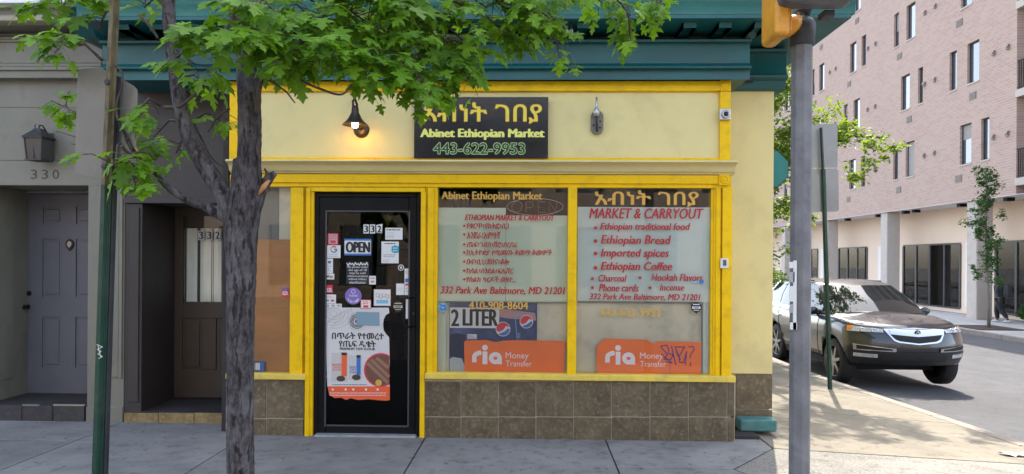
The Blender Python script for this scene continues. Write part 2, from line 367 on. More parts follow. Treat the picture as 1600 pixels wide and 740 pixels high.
# lettering: text turned into flat mesh, fitted to its measured rectangle on the plane Y
TEXTQ = []
def txt(s, rect, Y, m, parent, bold=0., italic=0., name='lettering', outline=0.):
    me = bpy.data.meshes.new(name); o = link(name, me, m, parent)
    TEXTQ.append((s, rect, Y, me, bold, italic, outline)); return o
def flush_text():
    jobs = {}
    hidden = []
    for s, rect, Y, me, bold, it, outl in TEXTQ:
        k = (s, it)
        if k in jobs: continue
        cu = bpy.data.curves.new('t', 'FONT'); cu.body = s; cu.shear = it; cu.resolution_u = 3; cu.offset = 0
        ob = bpy.data.objects.new('t', cu); COL.objects.link(ob); jobs[k] = ob
    bpy.context.view_layer.update(); dg = bpy.context.evaluated_depsgraph_get()
    geo = {}
    for k, ob in jobs.items():
        m = bpy.data.meshes.new_from_object(ob.evaluated_get(dg))
        geo[k] = ([tuple(v.co) for v in m.vertices], [tuple(p.vertices) for p in m.polygons]); bpy.data.meshes.remove(m)
    for ob in jobs.values():
        cu = ob.data; bpy.data.objects.remove(ob); bpy.data.curves.remove(cu)
    for s, rect, Y, me, bold, it, outl in TEXTQ:
        vs, fs = geo[(s, it)]
        xs = [v[0] for v in vs]; ys = [v[1] for v in vs]; a0, a1, b0, b1 = min(xs), max(xs), min(ys), max(ys)
        x0, x1, z0, z1 = R(*rect, Y); mats = list(me.materials)
        sx = (x1 - x0) / max(a1 - a0, 1e-6); sz = (z1 - z0) / max(b1 - b0, 1e-6)
        V = []; Fc = []
        hgt = z1 - z0
        if outl: offs = [(math.cos(a) * outl, math.sin(a) * outl) for a in [k * math.pi / 4 for k in range(8)]]
        elif bold: offs = [(-bold * hgt, 0), (0, 0), (bold * hgt, 0), (0, bold * hgt * .5)]
        else: offs = [(0, 0)]
        for q, (dx, dz) in enumerate(offs):
            o = len(V)
            for v in vs: V.append((x0 + (v[0] - a0) * sx + dx, Y - .0002 * q, z0 + (v[1] - b0) * sz + dz))
            Fc += [tuple(i + o for i in f) for f in fs]
        me.from_pydata(V, [], Fc); me.update()
def strokes(paths, wpx, Y, m, parent, name='lettering'):
    """flat ribbons with round joints, given in measured positions on the plane Y"""
    mb = MB(); k = 0
    for path in paths:
        pts = [P(x, y, Y) for x, y in path]; hw = wpx / F * (Y - CAM.y) / 2
        for i in range(len(pts) - 1):
            a, b = pts[i], pts[i + 1]; d = Vector((b.x - a.x, 0, b.z - a.z))
            if d.length < 1e-6: continue
            n = Vector((-d.z, 0, d.x)).normalized() * hw; y = Y - .0001 * (k % 7); k += 1
            mb.add([(a.x + n.x, y, a.z + n.z), (b.x + n.x, y, b.z + n.z), (b.x - n.x, y, b.z - n.z), (a.x - n.x, y, a.z - n.z)], [(0, 1, 2, 3)])
        for i, a in enumerate(pts):
            if 0 < i < len(pts) - 1:
                y = Y - .0001 * (k % 7) - .00004; k += 1
                mb.add([(a.x + hw * math.cos(t * math.pi / 4), y, a.z + hw * math.sin(t * math.pi / 4)) for t in range(8)], [tuple(range(8))])
    return mb.build(name, m, parent, fixn=False)
def disc(cx, cy, r, Y, m, parent, name='disc', n=24, th=.001, ry=None, a0=0, a1=2 * math.pi):
    c = P(cx, cy, Y); s = (Y - CAM.y) / F
    pts = [(c.x + r * s * math.cos(a0 + (a1 - a0) * k / n), c.z + (ry or r) * s * math.sin(a0 + (a1 - a0) * k / n)) for k in range(n)]
    return MB().prism(pts, Y, Y + th).build(name, m, parent)
def poly(pp, Y, th, m, parent, name, bevel=0.):
    return MB().prism([(P(x, y, Y).x, P(x, y, Y).z) for x, y in pp], Y, Y + th).build(name, m, parent, bevel=bevel)

# ================================================================== SETTING: ground
def cl(v, a, b): return max(a, min(b, v))
KX = 4.75
def gh(x, y):
    t = cl((x - 2.1) / 2.65, 0, 1); return -.13 * t - .03 * cl(y + .2, 0, 6) * t
def rh(x, y):
    if x < 4.9: return (gh(4.75, y) if y > -4.4 else -.0 - .13 * cl((x - 2.1) / 2.65, 0, 1)) - .14
    return (gh(4.75, y) - .14) * (1 - cl((x - 4.9) / 10.1, 0, 1)) + -.80 * cl((x - 4.9) / 10.1, 0, 1)
g = MB(); g.add([(-400, -400, -1.5), (400, -400, -1.5), (400, 400, -1.5), (-400, 400, -1.5)], [(0, 1, 2, 3)])
tag(g.build('ground', M['ground'], fixn=False), 'bare grey ground reaching the horizon beyond the streets', kind='structure')
mb = MB(); XS = [-60, -30, -15, -6, 0, 2.1, 3.4, 4.8, 4.9, 7, 9, 11, 13, 15.05, 60]; YS = [-16, -12, -8, -4.5, -4.3, -2, -.2, 1, 2, 3, 4, 5, 5.8, 8, 12, 20, 40, 90]
for x in XS:
    for y in YS:
        mb.v.append((x, y, rh(x, y)))
nY = len(YS)
for i in range(len(XS) - 1):
    for j in range(nY - 1):
        if XS[i] >= 15 and YS[j] >= -4.4: continue
        if XS[i + 1] <= 4.8 and YS[j] >= -4.31: continue
        mb.f.append((i * nY + j, (i + 1) * nY + j, (i + 1) * nY + j + 1, i * nY + j + 1))
tag(mb.build('road', M['asphalt'], fixn=False), 'worn grey asphalt roadway of the side street and the street in front', kind='structure')

def slab_obj(pts, m, parent, gap=.006, name='paving_slab', top=gh, th=.12):
    c = Vector((sum(p[0] for p in pts) / len(pts), sum(p[1] for p in pts) / len(pts)))
    n = len(pts); q = []
    for i in range(n):                     # inset every edge by gap
        a, b, d = Vector(pts[i - 1]), Vector(pts[i]), Vector(pts[(i + 1) % n])
        e1 = (b - a).normalized(); e2 = (d - b).normalized(); n1 = Vector((-e1.y, e1.x)); n2 = Vector((-e2.y, e2.x))
        k = gap / max(.3, 1 + n1.dot(n2)); v = b + (n1 + n2) * k; q.append((v.x, v.y))
    o = MB().zprism(q, lambda x, y: top(x, y) - th, top).build(name, m, parent, bevel=.004)
    return o
sw = thing('sidewalk', (0, -2, 0), 'grey concrete sidewalk in front of the shop and round the corner', kind='structure')
bed = MB()
bed.zprism([(-9, -4.5), (4.85, -4.5), (4.85, 60), (2.1, 60), (2.1, .5), (-9, .5)], lambda x, y: -.9, lambda x, y: gh(x, y) - .03)
SB = mat('dark joint filler', (.05, .045, .035), .95, .3, 10, .5, 60)
b1 = MB()
for (xa, xb, ya, yb) in [(-9, 2.1, -4.5, .9), (2.1, 4.76, -4.5, -.2)]:
    b1.zprism([(xa, ya), (xb, ya), (xb, yb), (xa, yb)], lambda x, y: -.9, lambda x, y: gh(x, y) - .035)
for k in range(12):
    ya, yb = -.2 + k * .5, -.2 + (k + 1) * .5
    b1.zprism([(2.1, ya), (4.76, ya), (4.76, yb), (2.1, yb)], lambda x, y: -.95, lambda x, y: gh(x, y) - .035)
b1.zprism([(2.1, 5.8), (4.76, 5.8), (4.76, 60), (2.1, 60)], lambda x, y: -.95, lambda x, y: gh(x, y) - .035)
b1.build('bedding', SB, sw)
XJ = [-9, -7.47, -5.84, -4.0, -2.58, -.95, .68]
for i in range(len(XJ) - 1):
    rows = [.9, -.27, -1.6, -3.0, -4.35] if XJ[i] < -4.1 else [.9, -1.6, -3.0, -4.35]
    for j in range(len(rows) - 1):
        slab_obj([(XJ[i], rows[j + 1]), (XJ[i + 1], rows[j + 1]), (XJ[i + 1], rows[j]), (XJ[i], rows[j])], M['sidewalk'], sw)
slab_obj([(.68, -.82), (1.58, -.82), (2.1, -.2), (2.1, .9), (.68, .9)], M['sidewalk'], sw)
slab_obj([(.68, -4.35), (2.6, -4.35), (2.6, -2.4), (1.58, -.82), (.68, -.82)], M['sidewalk'], sw)
slab_obj([(2.6, -4.35), (4.75, -4.35), (4.75, -.2), (2.1, -.2), (1.58, -.82), (2.6, -2.4)], M['aggregate'], sw, gap=.010)
yj = [-.2, 1.62, 3.43, 5.24, 5.8]; y = 5.8
while y < 40: y += 1.81; yj.append(y)
for j in range(len(yj) - 1):
    slab_obj([(2.1, yj[j]), (KX, yj[j]), (KX, yj[j + 1]), (2.1, yj[j + 1])], M['sidewalk_side'], sw, gap=.006 if j else .010)
kb = thing('kerb', (4.82, 0, -.1), 'pale granite kerb stones along both sides of the side street', kind='structure')
y = -2.4
while y < 40:
    e = min(y + 1.5, 40)
    MB().zprism([(4.755, y + .006), (4.9, y + .006), (4.9, e - .006), (4.755, e - .006)], lambda x, yy: -.8, lambda x, yy: gh(4.75, yy) + .002).build('kerb_stone', M['kerb'], kb, bevel=.012)
    y = e
x = -9
while x < 4.7:
    e = min(x + 1.7, 4.7)
    MB().zprism([(x + .006, -4.52), (e - .006, -4.52), (e - .006, -4.36), (x + .006, -4.36)], lambda xx, yy: -.4, lambda xx, yy: gh(xx, -4.4) + .002).build('kerb_stone', M['kerb'], kb, bevel=.012)
    x = e
y = 4.
while y < 62:
    MB().box(14.98, 15.15, y + .008, y + 1.99, -1.2, -.655).build('kerb_stone', M['kerb'], kb, bevel=.012); y += 2
fs = thing('far_sidewalk', (16.5, 25, -.67), 'pale sidewalk across the side street under the brick building', kind='structure')
FZ = lambda x, y: -.67
y = 4.
while y < 60:
    for (xa, xb) in ((15.16, 17.0), (17.0, 19.6)):
        slab_obj([(xa, y), (xb, y), (xb, y + 2.1), (xa, y + 2.1)], M['far_walk'], fs, top=FZ, gap=.008)
    y += 2.1
MB().box(15.16, 20.5, 3.9, 61, -1.3, -.70).build('bedding', SB, fs)
MB().box(15.35, 16.95, 17.6, 19.4, -.70, -.645).build('planting_pit', M['mulch'], fs)

# ================================================================== SHOP BUILDING
shop = thing('shop_building', (-.6, .43, 0), 'corner market building with yellow shop front, cream walls and dark teal cornice', 'building')
YB = .43
Xc = P(1208, 400, YB).x        # outer corner of the building
Xl = P(195, 400, YB).x         # party line to the grey house
Zf = P(700, 128, 0).z
# walls
zt_rec = P(1180, 583, YB).z
MB().box(P(1132, 400, YB).x, Xc, YB, YB + .25, P(1180, 583, YB).z, 4.3).build('wall', M['cream'], shop, bevel=.004)
MB().box(Xc - .22, Xc - .012, YB + .25, 9, -.4, 8).build('side_wall', M['cream'], shop)
MB().box(P(1132, 400, YB).x, Xc - .02, YB + .02, YB + .25, -.4, P(1180, 583, YB).z).build('base_wall', M['grout'], shop)
MB().box(Xl, Xc - .012, 8.8, 9, -.4, 8).build('back_wall', M['cream'], shop)
MB().box(Xl, Xc, .5, 9, 8, 8.2).build('roof', M['soffit'], shop)
MB().box(Xl, Xc - .01, YB + .02, YB + .22, 4.31, 8).build('upper_wall', M['cream'], shop)
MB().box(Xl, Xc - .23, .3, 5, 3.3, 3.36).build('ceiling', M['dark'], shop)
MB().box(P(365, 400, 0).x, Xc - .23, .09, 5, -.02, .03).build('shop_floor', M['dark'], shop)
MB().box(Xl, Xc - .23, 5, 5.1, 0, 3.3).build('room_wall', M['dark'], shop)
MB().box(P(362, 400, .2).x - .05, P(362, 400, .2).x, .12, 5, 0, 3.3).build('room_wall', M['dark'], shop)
# bay: cream fascia panel and yellow frame
bx('fascia_panel', M['cream'], shop, 364, 138, 1130, 250, .022, .35, .0)
bx('trim', M['yellow'], shop, 358, 127, 1142, 142.5, -.012, .34, .006)
bx('trim', M['yellow'], shop, 358, 142.8, 371, 252, -.010, .30, .006)
bx('trim', M['yellow'], shop, 1125, 142.8, 1142, 252, -.010, .42, .006)
bx('trim', M['yellow'], shop, 371.2, 246.5, 1124.8, 252.3, .0, .1, .004)
# rounded inner bead of the panel
strk = []
for (a, b, c, d) in [((1125, 246), (1125, 150), (1122, 145), (1116, 143.5))]: strk.append([a, b, c, d])
mbb = MB()
for path in [[(371.5, 246), (371.5, 150), (374, 145), (380, 143.5), (1115, 143.8), (1121, 145.5), (1124, 151), (1124.6, 246)]]:
    mbb.tube([P(x, y, .018) for x, y in path], .007, 6)
mbb.build('bead', M['yellow'], shop, smooth=True)
def rosette(px, py):
    c = P(px, py, -.012)
    r_ = MB(); s = .047
    r_.box(c.x - s, c.x + s, -.022, -.0125, c.z - s, c.z + s)
    r_.lathe([(.036, -.024), (.036, -.030), (.030, -.034), (.026, -.029), (.020, -.029), (.016, -.036), (.001, -.038)], (c.x, 0, c.z), 'Y', 20)
    r_.build('rosette', M['yellow'], shop, bevel=.001)
rosette(1133.5, 134.5); rosette(1131.5, 281.5)
# cream moulded shelf cornice
zc = [P(750, y, 0).z for y in (252.5, 256, 259, 262, 268, 272.5)]
prof = [(.30, zc[0]), (-.125, zc[0] - .004), (-.13, zc[1]), (-.112, zc[1] - .009), (-.078, zc[1] - .020), (-.062, zc[3] - .006), (-.052, zc[4] + .004), (-.046, zc[4] - .006), (-.028, zc[4] - .012), (-.022, zc[5]), (.30, zc[5])]
MB().profx(prof, P(354, 262, -.1).x, P(1152, 262, -.1).x).build('shelf_cornice', M['cream_trim'], shop, bevel=.002)
# yellow beam and mullions
bx('beam', M['yellow'], shop, 363, 273, 1143, 286.5, -.008, .12, .003)
bx('beam', M['yellow'], shop, 363, 286.8, 1143, 293, .010, .12, .003)
bx('mullion', M['yellow'], shop, 453, 293.2, 473.2, 583, .0, .12, .004)
bx('mullion', M['yellow'], shop, 473.4, 293.2, 476.6, 583, .030, .11, 0)
bx('door_casing', M['yellow'], shop, 476.8, 293.2, 483.4, 684, -.012, .3, .004)
bx('door_casing', M['yellow'], shop, 483.6, 300, 489, 684, .006, .3, .003)
bx('door_casing', M['yellow'], shop, 483.6, 293.2, 664, 299.8, .000, .3, .003)
bx('door_casing', M['yellow'], shop, 656.5, 300, 664, 684, -.008, .3, .004)
bx('mullion', M['yellow'], shop, 664.2, 293.2, 667, 585, .022, .1, .0)
bx('mullion', M['yellow'], shop, 667.2, 293.2, 677, 585, .0, .12, .004)
bx('mullion', M['yellow'], shop, 677.2, 293.2, 683, 585, .015, .12, .003)
bx('mullion', M['yellow'], shop, 887, 293.2, 901, 587, .0, .12, .004)
for a, b, yy in ((1110.5, 1114.3, .030), (1114.5, 1118.3, .018), (1118.5, 1125.5, .004), (1125.7, 1128.2, .03), (1128.4, 1143.5, -.004)):
    bx('mullion', M['yellow'], shop, a, 293.2, b, 592, yy, .42 if b > 1140 else .12, .0025)
bx('sill', M['pale_yellow'], shop, 663.5, 584.5, 1150, 594, -.045, .12, .006)
bx('sill', M['pale_yellow'], shop, 352, 583, 476.3, 592, -.040, .12, .006)
bx('mullion', M['yellow'], shop, 358, 273, 368, 583, .004, .12, .004)
# tiled bases
bx('base_wall', M['grout'], shop, 353, 592, 474.5, 690, .012, .3, 0)
bx('base_wall', M['grout'], shop, 663.5, 594, 1148, 692, .012, .42, 0)
def tiles(xs, ys, Y, m, seed=1, g=1.0):
    r = random.Random(seed)
    for i in range(len(xs) - 1):
        for j in range(len(ys) - 1):
            y_ = Y + r.uniform(-.0012, .0012)
            MB().rbox(xs[i] + g, ys[j] + g, xs[i + 1] - g, ys[j + 1] - g, y_, Y + .012).build('tile', m, shop, bevel=.0015)
tiles([353, 416, 474.5], [592.5, 653, 690], 0, M['tile'])
tiles([663.5, 720, 778.7, 837.4, 896.4, 955.7, 1016, 1076, 1136.6, 1148.2], [594.4, 650.5, 691], 0, M['tile'], 3)
tiles([1150, 1207.6], [583, 638.5, 672], YB, M['tile'], 5)
# side of the bay
xb = P(1148, 640, 0).x
MB().box(xb - .03, xb - .002, .012, YB, -.1, P(1148, 595, 0).z).build('bay_side', M['tile'], shop)
# ------------------------------------------------ windows
def window(px, glassrect, Y=.045, label=None):
    o = MB().rbox(*glassrect, Y, Y + .006).build('window', M['glass'], shop); 
    if label: o['label'] = label
    return o
w1 = window(0, (367, 292, 454, 584)); w2 = window(0, (682, 292, 888, 586)); w3 = window(0, (900, 292, 1111.5, 590))
YG = .043      # lettering on the glass, 2 mm proud of it
bx('cardboard_sheet', M['cardboard'], w1, 366, 373, 454, 586, .085, .095)
bx('cardboard_sheet', M['cardboard'], w1, 427, 380, 454, 480, .078, .084)
bx('interior_board', M['grey_board'], w1, 367, 288, 436, 374, .16, .18)
bx('interior_board', M['beige_board'], w1, 436, 288, 456, 374, .13, .15)
bx('backing_sheet', M['film'], w2, 683, 325, 790, 471, .072, .078)
bx('backing_sheet', M['film'], w2, 790.3, 337, 888, 471, .074, .080)
bx('backing_sheet', M['beige_board'], w2, 683, 469, 888, 588, .100, .110)
bx('backing_sheet', M['film'], w2, 683, 471.3, 697, 588, .085, .095)
bx('backing_sheet', M['film_blue'], w3, 902, 324, 1109.5, 471.5, .072, .078)
bx('backing_sheet', M['beige_board'], w3, 900, 470, 1098, 592, .100, .110)
bx('backing_sheet', M['film_blue'], w3, 1098, 472, 1112, 592, .085, .095)
bx('backing_strip', M['grey_board'], w3, 902, 469.8, 1098, 472.5, .066, .071)
bx('backing_strip', M['grey_board'], w3, 1095.3, 474, 1097.3, 590, .068, .072)
bx('backing_strip', M['grey_board'], w2, 695.5, 470, 889, 472, .066, .071)
IT = .22
txt('Abinet Ethiopian Market', (690, 300, 847, 316), YG, M['text_gold'], w2, .03)
txt('ETHIOPIAN MARKET & CARRYOUT', (727, 336, 866, 345), YG, M['text_red'], w2, .04, IT)
AM = [('የቁርጥ፣የክትፎ፣ስጋ', 729.5, 348.5, 795), ('እንጀራ፣አምባሻ', 729.5, 362, 782), ('ጤፍ፣ገብስ፣ሽሮ፣በርበሬ', 729.5, 376, 808), ('ከኢትዮዽያ የሚመጡ ቅመማ ቅመሞች', 729, 388.5, 862), ('ቡና፣ሲኒ፣ጀበና፣ቆሎ', 729, 403, 796), ('ከሰል፣ሰንደል፣ፍሌቨር', 729, 417, 802), ('የስልክ ካርዶች ወዘተ...', 729, 430.5, 806)]
for s, x0, y0, x1 in AM:
    txt(s, (x0, y0, x1, y0 + 10), YG, M['text_red'], w2, .028, IT)
    disc(725.3, y0 + 4.8, 1.9, YG, M['text_red'], w2, 'bullet', 12)
txt('332 Park Ave Baltimore, MD 21201', (688, 447, 883, 460), YG, M['text_red'], w2, .03, IT)
txt('410-908-8604', (733, 470, 825, 482), YG, M['text_gold'], w2, .03)
txt('አብነት ገበያ', (930, 298, 1091, 323), YG, M['text_gold'], w3, .03)
txt('MARKET & CARRYOUT', (921, 326, 1099, 342), YG, M['text_red'], w3, .03, IT)
for s, r_, by, br in [('Ethiopian traditional food', (938, 349, 1078, 363), 356.5, 2.6), ('Ethiopian Bread', (939, 368, 1048, 384), 375.5, 3.0),
                      ('Imported spices', (939, 388, 1045, 404), 395, 3.0), ('Ethiopian Coffee', (939, 408.5, 1050, 425), 417.5, 3.0),
                      ('Charcoal', (935, 428.5, 979, 439), 434.5, 2.4), ('Phone cards', (936, 443, 998, 454.5), 448.5, 2.4)]:
    txt(s, r_, YG, M['text_red'], w3, .032, IT); disc(930.5 if br > 2.5 else 925.5, by, br, YG, M['text_red'], w3, 'bullet', 14)
txt('Hookah Flavors', (1018, 427, 1098, 438), YG, M['text_red'], w3, .03, IT); disc(1000, 433, 2.4, YG, M['text_red'], w3, 'bullet', 14)
txt('Incense', (1031, 443, 1069, 453), YG, M['text_red'], w3, .03, IT); disc(1015.5, 448.5, 2.4, YG, M['text_red'], w3, 'bullet', 14)
txt('332 Park Ave Baltimore, MD 21201', (921, 458, 1094.5, 469), YG, M['text_red'], w3, .03, IT)
txt('443-622-9953', (938, 481, 1032, 493), YG, M['text_gold'], w3, .03)
# ------------------------------------------------ shop door
YD = .035
door = MB()
for r_ in [(489, 303, 497, 683), (650, 303, 657, 683), (497, 303, 650, 308)]: door.rbox(*r_, YD, .09)
door = door.build('door', M['black_metal'], shop, bevel=.003); door['label'] = 'black framed glass shop door'
lf = MB()
for r_ in [(497.6, 308.6, 508.5, 679), (638.5, 308.6, 649.4, 679), (508.5, 308.6, 638.5, 331), (508.5, 664, 638.5, 679)]: lf.rbox(*r_, YD + .012, .085)
lf.build('leaf_frame', M['black_metal'], door, bevel=.003)
bd = MB()
for r_ in [(507.6, 329, 509.6, 666), (637.6, 329, 639.6, 666), (509.6, 329.5, 637.6, 331.4), (509.6, 663.6, 637.6, 665.6)]: bd.rbox(*r_, YD + .006, .06)
bd.build('glazing_bead', mat('grey glazing bead', (.06, .06, .065), .4), door)
bx('pane', M['glass_strong'], door, 507, 329, 641, 666, .060, .066, 0)
bx('threshold', M['threshold'], shop, 491, 679.5, 649, 684, -.03, .1, .002)
crumb = MB(); rr = random.Random(4)
for k in range(9):
    a = 489 + k * 17.5; crumb.rbox(a, 684 + rr.uniform(0, 1.2), a + 16.5, 689.5 + rr.uniform(-1, 1.5), -.045 + rr.uniform(-.01, .012), .1)
crumb.build('door_step', M['old_concrete'], shop, bevel=.006)
hp = [P(x, y, YD) for x, y in [(646, 464), (636, 464.5), (633.5, 468), (632.5, 486), (633.5, 504), (637, 508.5), (646, 509)]]
hd = MB().tube([(p.x, -.045 if 0 < i < 6 else .05, p.z) for i, p in enumerate(hp)], .0085, 8); hd.build('handle', M['black_metal'], door, smooth=True)
lk = P(646, 489, YD); MB().lathe([(.011, .005), (.011, -.004), (.002, -.006)], (lk.x, .045, lk.z), 'Y', 14).build('lock', M['bronze'], door)
# ------------------------------------------------ brown entrance at the left (332)
YD2 = 1.05
MB().box(P(195, 400, YB).x + .003, P(222, 400, YB).x, YB, YD2, 0, P(210, 318, YB).z).build('entrance_pilaster', M['brown'], shop, bevel=.004)
MB().box(P(203, 400, YB).x, P(218, 400, YB).x, YB - .015, YB - .001, .2, P(210, 325, YB).z).build('pilaster_strip', M['brown'], shop, bevel=.004)
xr = P(359, 400, 0).x + .06
MB().box(P(195, 400, YB).x + .003, xr, YB + .002, YD2 + .1, P(300, 318, YB).z, 4.3).build('entrance_wall', M['brown'], shop)
MB().box(P(195, 400, YB).x + .01, xr, YB - .03, YB - .0, P(300, 318, YB).z - .003, P(300, 309, YB).z).build('lintel', M['brown'], shop, bevel=.004)
MB().box(xr - .055, xr, .10, YD2 + .1, 0, 3.3).build('entrance_side', M['brown'], shop)
MB().box(P(195, 400, YB).x + .003, xr - .06, YD2 + .04, YD2 + .12, 0, P(300, 318, YB).z).build('entrance_back', M['brown'], shop)
zs = P(270, 642, YB).z
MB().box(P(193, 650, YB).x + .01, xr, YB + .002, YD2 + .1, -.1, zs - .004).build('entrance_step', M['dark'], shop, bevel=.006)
tiles([193.5, 247.5, 303, 352], [644, 671.5], YB - .012, M['tile_gold_lit'], 8, .5)
xw = [P(x, 450, YD2).x for x in (258, 388)]; zb = P(300, 620, YD2).z
dr2 = MB()
Zt = P(300, 322, YD2).z
dx0, dx1 = xw
def D2(x, y): p = P(x, y, YD2); return p.x, p.z
# stiles and rails round a window and two panels
wx0, wz1 = D2(288, 338); wx1, wz0 = D2(357, 471)
p1a, q1 = D2(285, 496); p1b, q0 = D2(316, 577); p2a, _ = D2(338, 500); p2b, _ = D2(372, 500)
dr2.box(dx0, p1a, YD2 - .005, YD2 + .035, zb, Zt); dr2.box(p2b + .003, dx1, YD2 - .005, YD2 + .035, zb, Zt)
dr2.box(p1a, p2b + .003, YD2 - .005, YD2 + .035, zb, q0); dr2.box(p1a, p2b + .003, YD2 - .005, YD2 + .035, q1, wz0); dr2.box(p1a, p2b + .003, YD2 - .005, YD2 + .035, wz1, Zt)
dr2.box(p1b, p2a, YD2 - .005, YD2 + .035, q0, q1)
d2 = dr2.build('door', M['brown_door'], shop, bevel=.006); d2['label'] = 'dark brown door with curtained window and number 332'
for a, b in ((p1a, p1b), (p2a, p2b)):
    MB().box(a, b, YD2 + .010, YD2 + .035, q0, q1).build('panel', M['brown_door'], d2)
    MB().box(a + .03, b - .03, YD2 - .003, YD2 + .02, q0 + .03, q1 - .03).build('panel', M['brown_door'], d2, bevel=.008)
MB().box(wx0, wx1, YD2 + .012, YD2 + .016, wz0, wz1).build('pane', M['glass'], d2)
cz1 = D2(300, 357)[1]
cur = MB(); nc = 40
for i in range(nc + 1):
    u = i / nc; x = wx0 + (wx1 - wx0) * u; y = YD2 + .045 - .012 * abs(math.sin(u * 11)) ** .6 - .004 * math.sin(u * 37)
    for z in (wz0 + .0, cz1): cur.v.append((x, y, z))
for i in range(nc): cur.f.append((2 * i, 2 * i + 2, 2 * i + 3, 2 * i + 1))
cur.build('curtain', M['curtain'], d2, smooth=True, fixn=False)
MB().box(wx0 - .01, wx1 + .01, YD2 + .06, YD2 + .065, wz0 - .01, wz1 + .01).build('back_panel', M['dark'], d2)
for i, ch in enumerate('332'):
    a = 309.5 + i * 13; q_ = bx('number_plate', M['paper'], d2, a, 361, a + 9, 374, YD2 - .012, YD2 - .006, 0)
    txt(ch, (a + 1.5, 362.5, a + 7.5, 372.5), YD2 - .0135, M['text_black'], d2, .05, name='house_number')
# ------------------------------------------------ teal cornice over the whole front
Xa = P(160, 80, -.1).x; Xe = P(1172, 90, -.1).x
def zz(y, Y): return P(750, y, Y).z
prof = [(.42, zz(126.5, 0)), (-.085, zz(126.5, 0)), (-.10, zz(125.5, -.1)), (-.10, zz(110.5, -.1)), (-.115, zz(109.5, -.1)), (-.15, zz(107.5, -.15)), (-.155, zz(104, -.155)),
        (-.12, zz(102, -.12)), (-.10, zz(100, -.1)), (-.10, zz(69, -.1)), (-.15, zz(66.5, -.15)), (-.155, zz(62.5, -.155)), (-.10, zz(61, -.1)), (.42, zz(61, -.1))]
MB().profx(prof, Xa, Xe).build('cornice', M['teal'], shop, bevel=.003)
zb0, zb1 = zz(61, -.1) + .003, zz(30, -.45)
MB().box(Xa, Xe + .02, .03, .42, zb0, 4.3).build('cornice_back', mat('grey green cornice board', (.075, .115, .10), .6, .15, 3, .2, 30, dirt=(.04, .06, .055), dscale=4, damt=.6), shop)
MB().box(Xa, Xc + .32, -.45, YB + .2, zb1, zb1 + .03).build('soffit', M['teal'], shop)
MB().profx([(-.40, zb1 + .031), (-.452, zb1 + .031), (-.458, zb1 + .11), (-.47, zb1 + .125), (-.47, zb1 + .16), (-.50, zb1 + .19), (-.40, zb1 + .19)], Xa, Xc + .35).build('eave_fascia', M['teal_light'], shop, bevel=.003)
MB().profx([(-.3, zb1 + .195), (-.52, zb1 + .195), (-.58, zb1 + .30), (-.58, zb1 + .42), (-.3, zb1 + .42)], Xa, Xc + .40).build('gutter', M['gutter'], shop, bevel=.004)
k = 0
x_ = 910 - 54 * 13
while x_ < 1185:
    X = P(x_, 45, -.2).x
    if X > Xa + .08 and X < Xe + .03:
        MB().profx([(.028, zb0 + .02), (-.06, zb0 + .02), (-.10, zb0 + .05), (-.11, zb0 + .09), (-.20, zb0 + .13), (-.34, zb1 - .045), (-.36, zb1 - .002), (.028, zb1 - .002)], X - .055, X + .055).build('bracket', M['teal'], shop, bevel=.004)
    x_ += 54
# return of the cornice over the recessed corner wall
ZR = lambda y: P(1190, y, YB - .1).z
prof = [(YB + .2, ZR(139)), (YB - .03, ZR(139)), (YB - .06, ZR(137)), (YB - .08, ZR(126)), (YB - .13, ZR(123)), (YB - .135, ZR(119)), (YB - .09, ZR(116)), (YB - .08, ZR(114)), (YB - .08, ZR(84)), (YB - .13, ZR(82)), (YB - .135, ZR(78)), (YB + .2, ZR(78))]
MB().profx(prof, Xe - .3, Xc + .085).build('cornice_return', M['teal'], shop, bevel=.003)
MB().box(Xe, Xc + .02, YB - .04, YB + .2, ZR(78) + .002, zb1 - .002).build('cornice_back', M['teal'], shop)
MB().box(Xc, Xc + .32, YB + .2, 9, zb1, zb1 + .2).build('side_eave', M['teal_light'], shop)
MB().box(Xc - .01, Xc + .085, YB + .2, 9, ZR(139), ZR(78)).build('side_cornice', M['teal'], shop)
# items fixed to the shop front
cam_thing = thing('security_camera', P(1133, 179, -.01), 'small square grey camera on the right yellow upright', 'camera')
bx('housing', M['steel'], cam_thing, 1124.5, 170, 1142, 187.5, -.045, -.0102, .006)
c_ = P(1134, 179, -.05); MB().lathe([(.038, -.0455), (.036, -.06), (.024, -.066), (.022, -.060), (.001, -.058)], (c_.x, 0, c_.z), 'Y', 20).build('dome', M['steel'], cam_thing, smooth=True)
MB().lathe([(.019, -.064), (.012, -.074), (.001, -.077)], (c_.x, 0, c_.z), 'Y', 16).build('lens', M['car_black'], cam_thing, smooth=True)
bell = thing('doorbell', P(1132, 410, 0), 'small white doorbell box on the yellow frame right of the windows', 'doorbell')
bx('housing', M['paper'], bell, 1126, 402.5, 1138.5, 418, -.022, -.004, .004); bx('button', M['signal_grey'], bell, 1130, 405, 1135, 414, -.026, -.0222, .001)
blk = MB().rbox(1157, 655, 1215, 674, .25, .425).build('painted_block', M['teal_block'], None, bevel=.02)
tag(blk, 'worn teal painted block at the foot of the corner wall', 'block')

